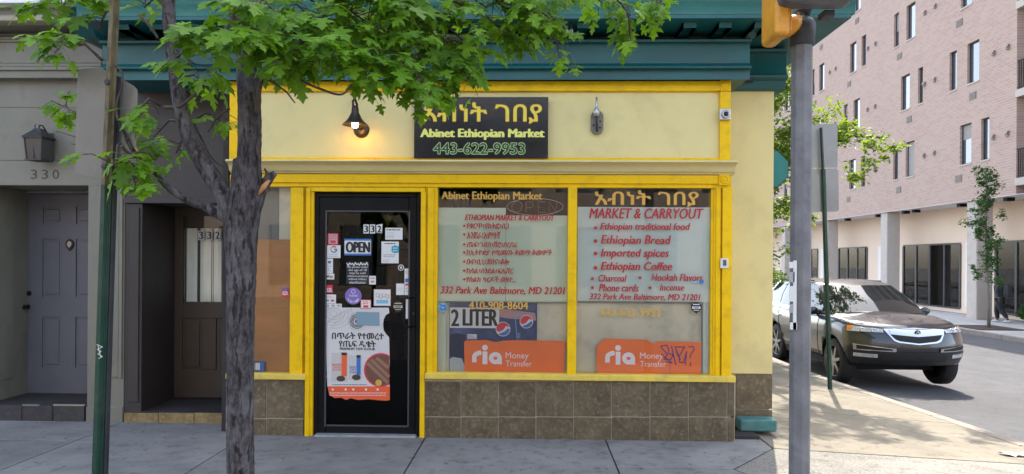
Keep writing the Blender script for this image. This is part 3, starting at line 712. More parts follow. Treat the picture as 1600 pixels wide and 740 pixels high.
# ------------------------------------------------ sign board
sgn = thing('shop_sign', P(751, 247, -.03), 'black sign board with yellow Ethiopic and Latin shop name above the windows', 'sign')
bm_sign = NT('black glossy sign board'); bm_sign.b.inputs['Base Color'].default_value = (.010, .009, .013, 1); bm_sign.b.inputs['Roughness'].default_value = .22
bm_sign.l(bm_sign.bump(bm_sign.noise(bm_sign.coord(), 6, 4), .25, .01), bm_sign.b.inputs['Normal'])
bx('board', bm_sign.m, sgn, 647, 152, 856.5, 247.5, -.035, -.0125, .002)
YS_ = -.0365
txt('አብነት ገበያ', (661, 161, 846, 193), YS_, M['text_rim'], sgn, outline=.0065)
txt('አብነት ገበያ', (661, 161, 846, 193), YS_ - .002, M['text_yellow'], sgn, .02)
txt('Abinet Ethiopian Market', (657.5, 202, 850, 219), YS_, M['text_pale'], sgn, .07)
txt('443-622-9953', (677.5, 224, 820, 241), YS_, M['text_green'], sgn, outline=.0075)
txt('443-622-9953', (677.5, 224, 820, 241), YS_ - .002, M['text_dgreen'], sgn, .015)
for x, y in ((651, 155), (852.5, 156), (651, 243.5), (852.5, 244)): disc(x, y, 1.0, -.037, M['pole_dark'], sgn, 'screw', 10)

# ------------------------------------------------ wall lamps
def gooseneck():
    c = P(563, 200, 0)
    t = thing('gooseneck_lamp', (c.x, .02, c.z), 'lit bronze gooseneck lamp on the cream fascia left of the sign board', 'lamp')
    MB().lathe([(.072, .02), (.070, .005), (.055, -.008), (.03, -.012), (.001, -.013)], (P(564, 203, 0).x, .0, P(564, 203, 0).z), 'Y', 24).build('wall_plate', M['bronze'], t, smooth=True)
    pts = [P(564, 203, 0), P(563, 200, -.06), P(559, 180, -.11), P(557.5, 163, -.14), P(554.5, 154.5, -.17), P(551.5, 158, -.20), P(552, 168, -.22)]
    MB().tube([pts[0]] + [pts[i] for i in range(1, 7)], .011, 10).build('arm', M['bronze'], t, smooth=True)
    s = P(555, 170, -.2)
    zt = P(555, 166, -.2).z; zr = P(555, 196, -.2).z; h = zt - zr
    prof = [(.012, zt), (.030, zt - .1 * h), (.034, zt - .35 * h), (.046, zt - .5 * h), (.062, zt - .68 * h), (.088, zt - .86 * h), (.112, zr), (.109, zr), (.085, zr + .12 * h), (.058, zr + .28 * h), (.035, zr + .45 * h), (.006, zr + .5 * h)]
    MB().lathe([(r, z) for r, z in prof], (s.x, -.2, 0), 'Z', 28).build('shade', M['bronze'], t, smooth=True)
    e = NT('lit bulb'); e.b.inputs['Emission Color'].default_value = (1, .66, .25, 1); e.b.inputs['Emission Strength'].default_value = 9; e.b.inputs['Base Color'].default_value = (1, .8, .5, 1)
    zb_ = zr + .005; MB().lathe([(.008, zb_ + .05), (.022, zb_ + .03), (.030, zb_ + .005), (.026, zb_ - .018), (.012, zb_ - .03), (.001, zb_ - .032)], (s.x, -.2, 0), 'Z', 18).build('bulb', e.m, t, smooth=True)
    ld = bpy.data.lights.new('bulb_light', 'POINT'); ld.energy = .24; ld.color = (1, .45, .06); ld.shadow_soft_size = .03
    lo = bpy.data.objects.new('bulb_light', ld); COL.objects.link(lo); lo.parent = t; lo.matrix_parent_inverse = Matrix.Translation(-t.location); lo.location = (s.x, -.17, zb_ - .07)
gooseneck()
t = thing('broken_wall_lamp', P(933, 188, .02), 'weathered grey wall lamp base without a shade right of the sign board', 'lamp')
pc2 = P(933, 192, 0); pts = [(pc2.x + .056 * math.sin(a), pc2.z + (.052 if math.cos(a) >= 0 else -.052) + .054 * math.cos(a)) for a in [(k + .5) * math.pi / 12 for k in range(24)]]
MB().prism(pts, -.014, .021).build('wall_plate', mat('weathered taupe metal', (.17, .15, .125), .5, .2, 12, .3, 60, dirt=(.06, .055, .05), dscale=14, damt=.6), t, bevel=.003)
MB().tube([P(933, 206, -.02), P(932.5, 190, -.045), P(932, 172, -.05)], [.008, .012, .012], 10).build('stem', M['lamp_grey'], t, smooth=True)
MB().lathe([(.024, 0), (.028, .03), (.024, .06), (.012, .075), (.010, .10), (.007, .17), (.001, .172)], (P(932, 180, -.05).x, -.05, P(932, 182, -.05).z), 'Z', 14).build('socket', M['steel'], t, smooth=True)
for x, y in ((927.5, 196), (938, 190), (937.5, 200)): disc(x, y, 1.5, -.014, M['bronze'], t, 'screw', 10)

# ------------------------------------------------ string light bulbs and their wire under the eave
wire = []
ZW = [(160, 12), (330, 30), (500, 22), (640, 26), (725, 18), (820, 26), (893, 33), (960, 8), (1030, 22), (1100, 6)]
sl_ = thing('light_string', P(800, 10, -.35), 'thin wire with clear bulbs strung under the teal eave', 'string lights')
MB().tube([P(x, y, -.36) for x, y in ZW], .0022, 5).build('wire', M['rubber'], sl_)
for x, y in ((725, 24), (893, 42), (1030, 26)):
    c = P(x, y, -.36); 
    MB().lathe([(.012, .045), (.013, .015), (.010, .012)], (c.x, c.y, c.z), 'Z', 10).build('socket', M['rubber'], sl_, smooth=True)
    MB().lathe([(.010, .012), (.020, -.02), (.024, -.045), (.018, -.07), (.006, -.085)], (c.x, c.y, c.z), 'Z', 12).build('bulb', M['bulb'], sl_, smooth=True)

# ================================================================== posters and stickers on the glass (flat prints, each its own thing)
YP = .052      # prints on the shop door pane
def print_thing(name, label, rect, m, cat='sticker', Y=YP, th=.0012, group=None, border=None, bw=1.5):
    x0, y0, x1, y1 = rect
    t = thing(name, P((x0 + x1) / 2, y1, Y), label, cat, group)
    if border is not None:
        bx('border', border, t, x0, y0, x1, y1, Y, Y + th, 0); bx('sheet', m, t, x0 + bw, y0 + bw, x1 - bw, y1 - bw, Y - .0006, Y - .0001, 0)
    else: bx('sheet', m, t, x0, y0, x1, y1, Y, Y + th, 0)
    return t
def lines(t, x0, x1, ys, h, m, Y=YP - .001, seed=1):
    """rows of tiny unreadable print"""
    r = random.Random(seed); mb = MB()
    for y in ys:
        x = x0
        while x < x1 - 1.5:
            e = min(x1, x + r.uniform(2, 5)); mb.rbox(x, y, e, y + h, Y, Y + .0003); x = e + .9
    return mb.build('small_print', m, t, fixn=False)
pl = thing('open_sign', P(559, 398, YP), 'white OPEN sign with blue border on the shop door glass', 'sign')
bx('border', M['paper_blue'], pl, 538, 372, 580, 398, YP, YP + .003, .001); bx('sheet', M['paper'], pl, 538.4, 375, 579.6, 395, YP - .001, YP - .0001, 0)
txt('OPEN', (541, 377, 577.5, 393.5), YP - .003, M['text_black'], pl, .07)
for i, ch in enumerate('332'):
    a = (568, 578, 588.5)[i]; tt = thing('number_tile', P(a + 4, 365, YP), 'white house number tile, ' + ('first' if i == 0 else 'second' if i == 1 else 'tilted last') + ' of three above the OPEN sign', 'number tile', 'house number tiles on the shop door')
    q_ = poly([(a, 365.3 - (i == 2)), (a + 8.2, 365.3 + (i == 2) * -.6), (a + 8.2 + (i == 2), 351.2 - (i == 2)), (a + (i == 2) * -.6, 351.2 + (i == 2) * 1.0)], YP, .0015, M['paper'], tt, 'plate')
    txt(ch, (a + 1.6, 353, a + 6.8, 363.6), YP - .0012, M['text_black'], tt, .06, name='digit')
t = print_thing('review_sticker', 'white sticker with a coloured letter G left of the OPEN sign', (511, 382, 532, 402), M['paper'])
gc = [(521.5 + 4.6 * math.cos(a), 388.5 - 4.6 * math.sin(a)) for a in [rad(40 + k * 28) for k in range(11)]]
strokes([gc[0:4]], 2, YP - .002, M['paper_red'], t); strokes([gc[3:7]], 2, YP - .002, M['text_gold'], t); strokes([gc[6:10]], 2, YP - .002, M['paper_teal'], t); strokes([[gc[9], gc[10], (526.3, 388.5), (521.5, 388.5)]], 2, YP - .002, M['paper_blue'], t)
lines(t, 514, 529, (396, 399), .9, M['text_grey'])
t = print_thing('red_edged_sticker', 'small pink and red sticker above the sticker with the letter G', (512, 365, 528.5, 381.3), flat('pink paper', (.5, .33, .33)), border=M['paper_red'])
bx('band', M['paper_red'], t, 516, 374.5, 524.5, 378.5, YP - .0012, YP - .0007, 0); lines(t, 515, 526, (368, 370.5), 1, M['paper_red'])
t = print_thing('payment_sticker', 'tall white payment sticker below the sticker with the letter G', (509.3, 403, 520.3, 426), M['paper']); bx('band', M['paper_blue'], t, 512.5, 406.5, 517, 410.5, YP - .0012, YP - .0002, 0); lines(t, 511.5, 518, (414, 418, 421.5), 1.2, M['text_grey'])
t = print_thing('pay_sticker', 'small white sticker reading Pay under the tall payment sticker', (507.5, 426.5, 522.3, 435.5), M['paper']); txt('Pay', (513, 429, 520, 434), YP - .0015, M['text_black'], t, .03); disc(510.8, 431, 1.7, YP - .0012, M['text_black'], t, 'logo', 12, .0003)
t = print_thing('identification_sticker', 'red I.D. sticker low on the left side of the door glass', (509, 444, 520, 457), M['paper_red']); txt('I.D.', (511, 449, 519, 455), YP - .0015, M['text_white'], t, .05)
t = print_thing('card_logo_sticker', 'white card logo sticker at the lower left of the door glass', (507, 459, 525, 473), M['paper']); bx('logo', M['paper_red'], t, 517, 467, 522, 470, YP - .0012, YP - .0002, 0); bx('logo', M['paper_blue'], t, 510, 467.3, 514, 469.5, YP - .0012, YP - .0002, 0); lines(t, 511, 521, (462.5,), 1.1, M['text_grey'])
t = print_thing('card_strip', 'row of three small white card logos above the flour poster', (507, 473.4, 534, 479.4), M['paper']); 
for q in (509, 518, 527): bx('logo', M['text_grey'], t, q, 474.8, q + 5, 478, YP - .0012, YP - .0002, 0)
t = thing('round_sticker', P(552, 474, YP), 'round purple sticker on the door glass above the flour poster', 'sticker'); disc(552, 461.5, 13.2, YP - .001, M['paper_purple'], t, 'sheet', 32)
strokes([[(552 + 3 * math.cos(a * .7), 454.5 - 3 * math.sin(a * .7)) for a in range(10)]], .7, YP - .0022, M['text_white'], t); txt('PLEASE', (546, 459.5, 558.5, 462.3), YP - .003, M['text_white'], t, .02); 
for i, ch in enumerate('SUSTAINABLE'[:7]): a = rad(215 + i * 18); px_, py_ = 552 + 9.5 * math.cos(a), 461.5 - 9.5 * math.sin(a); txt(ch, (px_ - 1.2, py_ - 2, px_ + 1.2, py_ + 1.4), YP - .003, M['text_white'], t, .03)
t = print_thing('red_framed_sticker', 'white sticker with red frame just above the flour poster', (563.3, 467, 580, 481.5), M['paper'], Y=.0475, border=M['paper_red'], bw=1); bx('band', M['paper_red'], t, 567.5, 476, 575.5, 479.5, .0462, .0467, 0); lines(t, 567, 577, (470, 472.5), 1.1, M['paper_red'], .0462)
t = print_thing('flower_sticker', 'square white sticker with pink doodles and a blue band', (584, 451, 610.5, 477), M['paper'], border=flat('pale pink paper', (.55, .45, .42)), bw=1); bx('band', M['paper_sky'], t, 588, 467.5, 606.5, 473, YP - .0016, YP - .0008, 0)
r = random.Random(3)
for k in range(4): cx_ = 590 + 5 * k; strokes([[(cx_ + 2.6 * math.cos(a * .8 + k), 460 + (k % 2) * 2 - 3 * math.sin(a * .8 + k)) for a in range(8)]], .7, YP - .0022, M['paper_red'] if k % 2 else M['text_grey'], t)
nt = thing('age_notice', P(559, 443, YP), 'black notice with small white lettering under the OPEN sign', 'notice'); bx('sheet', M['text_black'], nt, 541, 408, 576.5, 443, YP, YP + .0012, 0)
strokes([[(542 + i * 2.2, 411.5 + (1.6 if i % 2 else -1.6) + math.sin(i * 1.7)) for i in range(16)]], 1.4, YP - .001, M['paper'], nt, 'white_scribble')
for i, s in enumerate(['No person under', 'the age of 18', 'may be sold', 'tobacco products', 'without military', 'identification']): txt(s, (543 + (i % 3) * 1.5, 414.5 + i * 4.7, 575 - (i % 3) * 2, 418.6 + i * 4.7), YP - .001, M['text_white'], nt, .0)
t = print_thing('small_card_sticker', 'tiny white sticker with an orange dot beside the black notice', (576.8, 430, 587.3, 443.5), M['paper']); bx('logo', M['orange'], t, 579.5, 437.5, 584.5, 440.5, YP - .0012, YP - .0002, 0); lines(t, 578.5, 585.5, (432.8,), 1.4, M['paper_blue'])
t = print_thing('upper_leaflet', 'wide white leaflet at the upper right of the door glass', (602, 356.5, 629, 373.3), M['paper']); lines(t, 604, 626, (358.8,), 1.6, M['text_black']); lines(t, 604, 616, (364, 367.5, 370), .8, M['text_grey'], seed=3)
t = print_thing('order_leaflet', 'taller white leaflet with a teal blot at the right of the door glass', (596, 376.3, 623, 410.3), M['paper']); lines(t, 601, 618, (378.6,), 1.4, M['text_black']); lines(t, 599, 618, (396.5, 399), 1.3, M['text_grey'], seed=5); lines(t, 598, 608, (405, 407.5), .7, M['text_grey'], seed=6)
poly([(612, 384), (618, 382), (622.5, 384), (624, 389), (622, 394), (615, 394.5), (611.5, 391)], YP - .0016, .0006, M['paper_teal'], t, 'logo'); lines(t, 614, 621, (386, 390), 1.2, M['text_white'], YP - .0025)
t = thing('round_alarm_sticker', P(626.6, 421, YP), 'small round black and white sticker right of the leaflets', 'sticker'); disc(626.6, 417, 4.8, YP, M['paper'], t, 'sheet'); disc(626.6, 417, 3.6, YP - .001, M['text_black'], t, 'ring', th=.0004); disc(626.6, 417, 1.8, YP - .0018, M['paper'], t, 'centre', th=.0004)
t = print_thing('hours_strip', 'narrow white strip with blue and red logos near the door handle', (632, 418.5, 639.5, 460), M['paper']); bx('logo', M['paper_blue'], t, 633, 434, 638.7, 440, YP - .0012, YP - .0002, 0); bx('logo', M['paper_red'], t, 633, 442, 638.7, 445, YP - .0012, YP - .0002, 0); lines(t, 633.5, 638.5, (422, 425, 449, 453), 1.2, M['text_grey'])
t = print_thing('blank_note', 'blank white note on the glass left of the narrow logo strip', (619, 442, 631.3, 459.8), M['paper']); lines(t, 621, 629, (449, 452), .5, M['text_grey'])
def shield(cx, cy, s, Y, label, rim):
    t = thing('shield_sticker', P(cx, cy + s, Y), label, 'sticker'); f = lambda k: [(cx + x * k, cy + y * k) for x, y in ((-.95, -.6), (-.5, -.75), (-.3, -1), (.3, -1), (.5, -.75), (.95, -.6), (.95, .3), (.5, .75), (0, 1.1), (-.5, .75), (-.95, .3))]
    poly(f(s), Y, .001, M['text_black'], t, 'sheet'); bx('band', rim, t, cx - s * .75, cy - s * .2, cx + s * .75, cy + s * .22, Y - .0012, Y - .0004, 0); txt('MAP', (cx - s * .5, cy - s * .15, cx + s * .5, cy + s * .18), Y - .002, M['text_black'], t, .04)
    bx('band', rim, t, cx - s * .6, cy - s * .65, cx + s * .6, cy - s * .5, Y - .0012, Y - .0004, 0); bx('band', rim, t, cx - s * .5, cy + s * .45, cx + s * .5, cy + s * .55, Y - .0012, Y - .0004, 0)
shield(622, 478, 9, YP, 'black shield shaped sticker beside the door handle', M['beige_board'])
shield(1088, 479.5, 8.5, .040, 'black shield shaped sticker in the right shop window', M['text_white'])
t = print_thing('handle_paper', 'narrow white paper behind the black door handle', (634, 466, 640.5, 497), M['paper'], cat='paper')
# flour poster
fp = thing('flour_poster', P(558, 624, YP), 'torn white flour poster with red band on the lower door glass', 'poster')
PW = mat('white poster paper', (.60, .59, .58), .5, .06, 3, .05, 20)
cut = [(507.5, 479.6), (607.5, 479.6), (608.5, 488), (603, 491), (599.5, 498), (598.5, 506), (599.5, 515), (604, 522), (608, 526), (609, 566), (607, 590), (609, 603), (511.5, 603)]
poly(cut, YP, .0012, PW, fp, 'sheet')
poly([(511.8, 602.5), (609, 602.5), (609, 624), (602, 625), (590, 624), (575, 622.5), (560, 624), (548, 621), (541, 624), (533, 620), (523, 621), (514.5, 616)], YP - .0008, .0012, M['paper_orange'], fp, 'band')
for s, r_ in [('በጥራት የተመረተ', (519, 518, 599.5, 530)), ('የጤፍ ዱቄት', (530, 530.5, 587, 541))]: txt(s, r_, YP - .0016, M['text_black'], fp, .035)
txt('PREMIUM TEFF FLOUR', (531, 542.2, 586, 546), YP - .0016, M['text_black'], fp, .05)
for k in range(1, 6): strokes([[(521 + 5.6 * k * 1.05 * math.cos(a), 489 - 4.6 * k * math.sin(a)) for a in [rad(d) for d in range(0, 361, 20)] if 508 < 521 + 5.9 * k * math.cos(a) and 480.5 < 489 - 4.6 * k * math.sin(a)]], .5, YP - .0014, M['text_grey'], fp, 'printed_line')
for k, rr_ in enumerate((14.2, 11, 8.6, 6.4)): strokes([[(558 + rr_ * math.cos(rad(d)), 501 - rr_ * math.sin(rad(d))) for d in range(0, 361, 20)]], 1.1 if k else .5, YP - .0014 - k * .0002, M['text_grey'] if k == 0 else M['text_black'], fp, 'logo_ring')
disc(558, 501, 3.2, YP - .002, M['text_black'], fp, 'logo', th=.0004)
for (x0, y0, x1, y1, mm, nm) in [(518, 550, 543, 595, M['paper_orange'], 'BROWN'), (545, 554, 564.5, 593, M['paper_blue'], 'IVORY')]:
    bx('pack', flat('pack paper %d' % x0, (.52, .51, .49)), fp, x0, y0, x1, y1, YP - .0022, YP - .0012, .001)
    xs_ = x0 + (x1 - x0) * .62; bx('pack_band', mm, fp, xs_, y0 + 2, x1 - 1, y1 - 8, YP - .003, YP - .0023, 0); bx('pack_top', M['bronze'], fp, xs_, y0 - .3, x1 - 1, y0 + 4, YP - .0036, YP - .0031, 0)
    for i, s in enumerate([nm, 'TEFF', 'FLOUR']): txt(s, (x0 + 1.5, y0 + 17 + i * 4, xs_ - .5, y0 + 20 + i * 4), YP - .003, mm, fp, .03)
    disc((x0 + x1) / 2 + 2, y1 - 4.5, 7, YP - .0032, M['brown_door'], fp, 'pack_bowl', 18, .0006, 4.5)
def clipcirc(cx, cy, r, xmax): return [(min(xmax, cx + r * math.cos(rad(d))), cy - r * math.sin(rad(d))) for d in range(0, 360, 12)]
poly(clipcirc(595, 577, 26.5, 608.5), YP - .0014, .0003, M['paper_red'], fp, 'plate_rim'); poly(clipcirc(595, 577, 24, 608), YP - .0022, .0006, flat('brown injera print', (.16, .07, .045)), fp, 'plate')
for a, b, c, d in ((574, 566, 606, 597), (580, 561, 608, 588), (588, 558, 607, 574)): strokes([[(a, b), (c, d)]], 5.5, YP - .003, flat('light injera print', (.27, .15, .10)), fp, 'injera_roll')
disc(591.5, 597, 5.2, YP - .0042, M['text_gold'], fp, 'seal', th=.0006)
lines(fp, 519, 573, (599.5,), .9, M['text_black'], YP - .0018); lines(fp, 515, 604, (612.5, 616), .9, M['text_white'], YP - .0018, 9)
for q in (520, 540, 552, 572, 590): disc(q, 607.5, 1.7, YP - .0022, M['text_white'], fp, 'icon', 10, .0004)
bl = poly([(556.5, 486), (592.5, 486.8), (593, 508), (557, 506.5)], YP - .0042, .001, flat('blue grey sticker', (.20, .31, .38)), None, 'opening_note'); tag(bl, 'faded blue rectangular note stuck over the flour poster logo', 'sticker'); bl['kind'] = 'thing'
# left window sticker things
t = print_thing('red_identification_sticker', 'red and blue I.D. sticker at the right edge of the left window', (440.5, 448, 451.5, 463), M['paper_red'], Y=.038); bx('band', M['paper_blue'], t, 441, 448.3, 451, 451.5, .0365, .0375, 0); txt('I.D.', (442, 454, 450.5, 460), .036, M['text_white'], t, .05)
t = print_thing('blue_pack', 'small blue and white packet in the lower left window corner', (392, 564, 413, 579), M['paper_blue'], cat='packet', Y=.055, th=.02); bx('label_band', M['paper'], t, 399, 566, 406, 577, .053, .0545, 0); bx('label_band', M['text_gold'], t, 393, 570, 398, 577, .053, .0545, 0)
t = thing('blue_badge', P(691, 487, .04), 'small round blue badge sticker at the left edge of the middle window', 'sticker'); disc(691, 479, 7.2, .041, M['paper_sky'], t, 'sheet', 14); strokes([[(687, 474), (691, 477), (695, 476), (696, 482), (690, 483), (687, 479)]], 2.4, .0395, M['paper_blue'], t, 'bird_shape'); 
t = thing('tiny_blue_logo', P(1089, 442, .04), 'tiny blue logo sticker under the word Flavors', 'sticker'); disc(1096.5, 439, 3.3, .0405, M['paper_blue'], t, 'logo', 14); bx('band', M['paper_sky'], t, 1080, 438, 1091, 441, .0405, .0415, 0)
# unlit neon sign hanging behind the middle window
ne = thing('neon_sign', P(836, 336, .07), 'unlit oval neon OPEN sign behind the top of the middle window', 'neon sign')
neon = flat('unlit pink neon tube', (.50, .20, .19), .3)
ov = [(836 + 44 * math.cos(rad(d)), 323.5 - 13 * math.sin(rad(d))) for d in range(0, 361, 12)]
MB().tube([P(x, y, .060) for x, y in ov], .0026, 6).build('tube', flat('white neon tube', (.42, .40, .36), .3), ne, smooth=True)
for pth in [[(806, 316), (800, 320), (800, 328), (806, 332), (814, 330), (816, 320), (812, 316), (806, 316)], [(822, 332), (822, 316), (832, 316), (834, 321), (831, 325), (823, 325)], [(852, 316), (841, 316), (841, 324), (849, 324), (841, 324), (841, 332), (852, 332)], [(858, 332), (858, 316), (870, 332), (870, 316)]]:
    MB().tube([P(x, y, .060) for x, y in pth], .0024, 6).build('letter_tube', neon, ne, smooth=True)
# pepsi style cola poster
cp = thing('cola_poster', P(770, 584, .09), 'dark blue cola poster reading 2 LITER in the middle window', 'poster')
bx('sheet', M['navy'], cp, 702, 471, 839, 586, .088, .092, 0); bx('price_panel', M['paper'], cp, 703, 479.5, 780, 511.5, .084, .087, 0)
poly([(780, 480), (800, 483), (836, 488), (838, 500), (812, 498), (790, 496), (780, 494)], .0865, .001, flat('dusky pink print', (.42, .25, .25)), cp, 'printed_glow'); poly([(702.5, 560), (712, 553), (720, 556), (726, 570), (726, 585), (702.5, 585)], .0865, .001, flat('ice print', (.42, .48, .52)), cp, 'printed_ice')
poly([(703, 522), (715, 519), (727, 522), (729, 560), (703, 556)], .086, .0005, flat('deep navy bottle print', (.01, .02, .06)), cp, 'printed_bottle')
txt('2', (705.5, 482.5, 716.5, 508.5), .0825, M['text_black'], cp, .04); txt('LITER', (724, 482.5, 777, 508), .0825, M['text_black'], cp, .05)
bx('torn_patch', M['paper'], cp, 730.5, 521, 745, 529, .0845, .0865, 0); poly([(730, 521), (738, 523), (745, 529), (730, 529)], .0835, .0005, flat('lilac print', (.5, .48, .55)), cp, 'printed_patch')
def roundel(cx, cy, r):
    disc(cx, cy, r + 1, .0835, M['paper'], cp, 'roundel', 28, .0012)
    up = [(cx + r * math.cos(rad(d)), cy - r * math.sin(rad(d))) for d in range(15, 200, 12)]
    low = [(cx + r * .2, cy - r * .05), (cx + r * .55, cy - r * .45)]
    poly(up + [(cx - r * .55, cy + r * .45), (cx + r * .05, cy + r * .1), (cx + r * .45, cy - r * .45)], .0822, .001, M['paper_red'], cp, 'roundel_red')
    dn = [(cx + r * math.cos(rad(d)), cy - r * math.sin(rad(d))) for d in range(225, 360, 12)]
    poly(dn + [(cx + r * .75, cy - r * .1), (cx + r * .3, cy + r * .3), (cx - r * .3, cy + r * .6)], .0822, .001, flat('roundel blue', (.04, .16, .42)), cp, 'roundel_blue')
roundel(786, 513, 10.5); roundel(822.5, 501.5, 9.5)
strokes([[(804, 488), (806, 505), (808, 528)], [(804, 492), (813, 491), (818, 492)]], 1, .0825, M['paper_sky'], cp, 'printed_line'); 
txt('pepsi', (808.5, 516, 813, 530), .0825, M['paper_sky'], cp, 0)
# orange money transfer boards
def ria(rect_pts, lx, ly, mx, Yb, label, graf=False):
    t = thing('money_transfer_sign', P(lx + 40, 585, Yb), label, 'sign', 'orange money transfer signs in the windows'); poly(rect_pts, Yb, .004, M['orange'], t, 'board')
    Y = Yb - .001; W = 8.6
    arc = [(lx + 4.2, ly + 27.5), (lx + 4.2, ly + 19)] + [(lx + 15 - 10.8 * math.cos(rad(d)), ly + 19 - 6.5 * math.sin(rad(d))) for d in range(15, 91, 15)]
    strokes([arc], 7.2, Y, M['text_white'], t); bx('lettering', M['text_white'], t, lx + 17, ly + 10.5, lx + 24.5, ly + 30.5, Y, Y + .0005, 0); disc(lx + 20.8, ly + 4.6, 4.5, Y, M['text_white'], t, 'lettering', 20, .0005)
    c = (lx + 37, ly + 21); strokes([[(c[0] + 6.7 * math.cos(rad(d)), c[1] - 6.2 * math.sin(rad(d))) for d in range(0, 361, 18)]], 6.8, Y, M['text_white'], t)
    bx('lettering', M['text_white'], t, lx + 40.6, ly + 19, lx + 47.2, ly + 30.5, Y - .001, Y - .0006, 0)
    txt('Money', (mx, ly + 12, mx + 36, ly + 24.5), Y, M['text_white'], t, .0); txt('Transfer', (mx, ly + 25, mx + 41, ly + 34), Y, M['text_white'], t, .0)
    if graf:
        g_ = [[(1032, 540), (1038, 547), (1043, 553), (1038, 560), (1048, 561), (1052, 553), (1044, 551), (1045, 544), (1042, 538), (1032, 540)], [(1033, 552), (1043, 560), (1050, 566), (1040, 564)], [(1049, 539), (1056, 569)], [(1055, 541), (1058, 552), (1063, 561), (1055, 541), (1070, 541), (1061, 556), (1062, 565), (1068, 566), (1073, 548), (1071, 569)], [(1076, 541), (1083, 540), (1085, 545), (1079, 553), (1078, 559)], [(1079, 565), (1079.4, 571)]]
        strokes(g_, 1.5, Y - .002, M['purple_ink'], t, 'graffiti'); strokes([[(1047, 565), (1047, 584)]], .5, Y - .002, M['purple_ink'], t, 'graffiti')
    return t
ria([(727, 531), (760, 530), (775, 533.5), (787, 531), (806, 530.3), (880, 532), (883, 535), (881, 585), (726, 583.5), (725, 534)], 737, 537.5, 790, .064, 'orange money transfer board without graffiti in the middle window')
ria([(945, 528), (1011, 530), (1019, 535.5), (1031, 532), (1096, 534), (1095, 589), (1070, 588), (1040, 586), (932, 584), (932, 543), (935, 537)], 945, 538, 1000, .064, 'orange money transfer board with purple graffiti in the right window', True)
# dim goods inside the shop
sf = thing('goods_shelf', P(575, 640, 2.2), 'dim shelf unit with packets seen through the shop door glass', 'shelf')
for z in (.4, .85, 1.3, 1.75, 2.2): MB().box(-2.4, -.6, 2.2, 2.6, z - .02, z).build('shelf_board', M['brown'], sf)
r = random.Random(9); cols = [mat('packet %d' % i, c, .4) for i, c in enumerate([(.4, .08, .03), (.35, .3, .08), (.08, .2, .1), (.4, .38, .33), (.06, .1, .25), (.3, .14, .04)])]
for z in (.4, .85, 1.3, 1.75, 2.2):
    x = -2.38
    while x < -.7:
        w_ = r.uniform(.07, .16); MB().box(x, x + w_ * .92, 2.22, 2.4, z + .001, z + r.uniform(.15, .34)).build('packet', r.choice(cols), sf, bevel=.004); x += w_
pn = poly([(593, 331), (617, 331), (606, 355)], .30, .002, M['paper_lime'], None, 'pennant'); tag(pn, 'lime green pennant hanging inside the shop door', 'pennant'); pn['kind'] = 'thing'

# ================================================================== GREY HOUSE (330)
gr = thing('grey_rowhouse', (-5.5, .43, 0), 'grey green painted row house front with recessed door at the left', 'building')
gx = Xl - .003; gp = P(137, 450, YB).x; gm = P(165, 500, YB).x
MB().box(gp, gx, YB, YD2 + .1, -.05, P(100, 290, YB).z).build('pilaster', M['grey_paint'], gr, bevel=.004)
MB().box(gm + .02, gx - .05, YB - .012, YB - .001, P(180, 588, YB).z, P(180, 300, YB).z).build('pilaster_panel', M['grey_paint'], gr, bevel=.005)
for a, b in ((gm + .015, gm + .045), (gx - .045, gx - .012)): MB().box(a, b, YB - .02, YB - .001, P(180, 590, YB).z, P(180, 296, YB).z).build('pilaster_bead', M['grey_paint'], gr, bevel=.004)
MB().box(gp + .003, gx, YB - .02, YB - .001, -.05, P(170, 634, YB).z).build('pilaster_base', M['grey_paint'], gr, bevel=.006)
zh = P(70, 290, YB).z; zst = P(70, 632, YB).z
MB().box(-9, gx, YB + .002, YD2 + .1, zh, P(70, 122, YB).z).build('wall', M['grey_paint'], gr, bevel=.003)
for py in (168, 251): MB().box(-9, gx, YB - .0005, YB + .003, P(70, py, YB).z - .003, P(70, py, YB).z).build('board_joint', M['dark'], gr)
lj = -5.42
MB().box(-9, lj, YB + .002, YD2 + .1, -.05, zh - .002).build('wall', M['grey_paint'], gr, bevel=.003)
MB().box(lj + .0, lj + .012, YB + .12, YB + .40, .35, zh - .3).build('reveal_panel', M['grey_paint'], gr, bevel=.004)
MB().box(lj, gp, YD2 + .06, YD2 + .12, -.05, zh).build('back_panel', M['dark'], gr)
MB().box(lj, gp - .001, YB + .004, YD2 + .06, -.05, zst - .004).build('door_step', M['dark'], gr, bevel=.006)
r = random.Random(2)
for a, b in ((-60, -14), (-14, 34), (34, 82.5), (82.5, 132)):
    MB().rbox(a + .6, 633, b - .6, 671, YB - .012, YB + .002).build('tile', M['tile_dark'], gr, bevel=.002)
for a, b, m_ in ((82.5, 131, M['grey_paint']), (34, 60, M['grey_paint'])): MB().rbox(a, 631.2, b, 633.4, YB - .016, YB + .01).build('paint_edge', M['cream_band'] if a > 80 else m_, gr, bevel=.002)
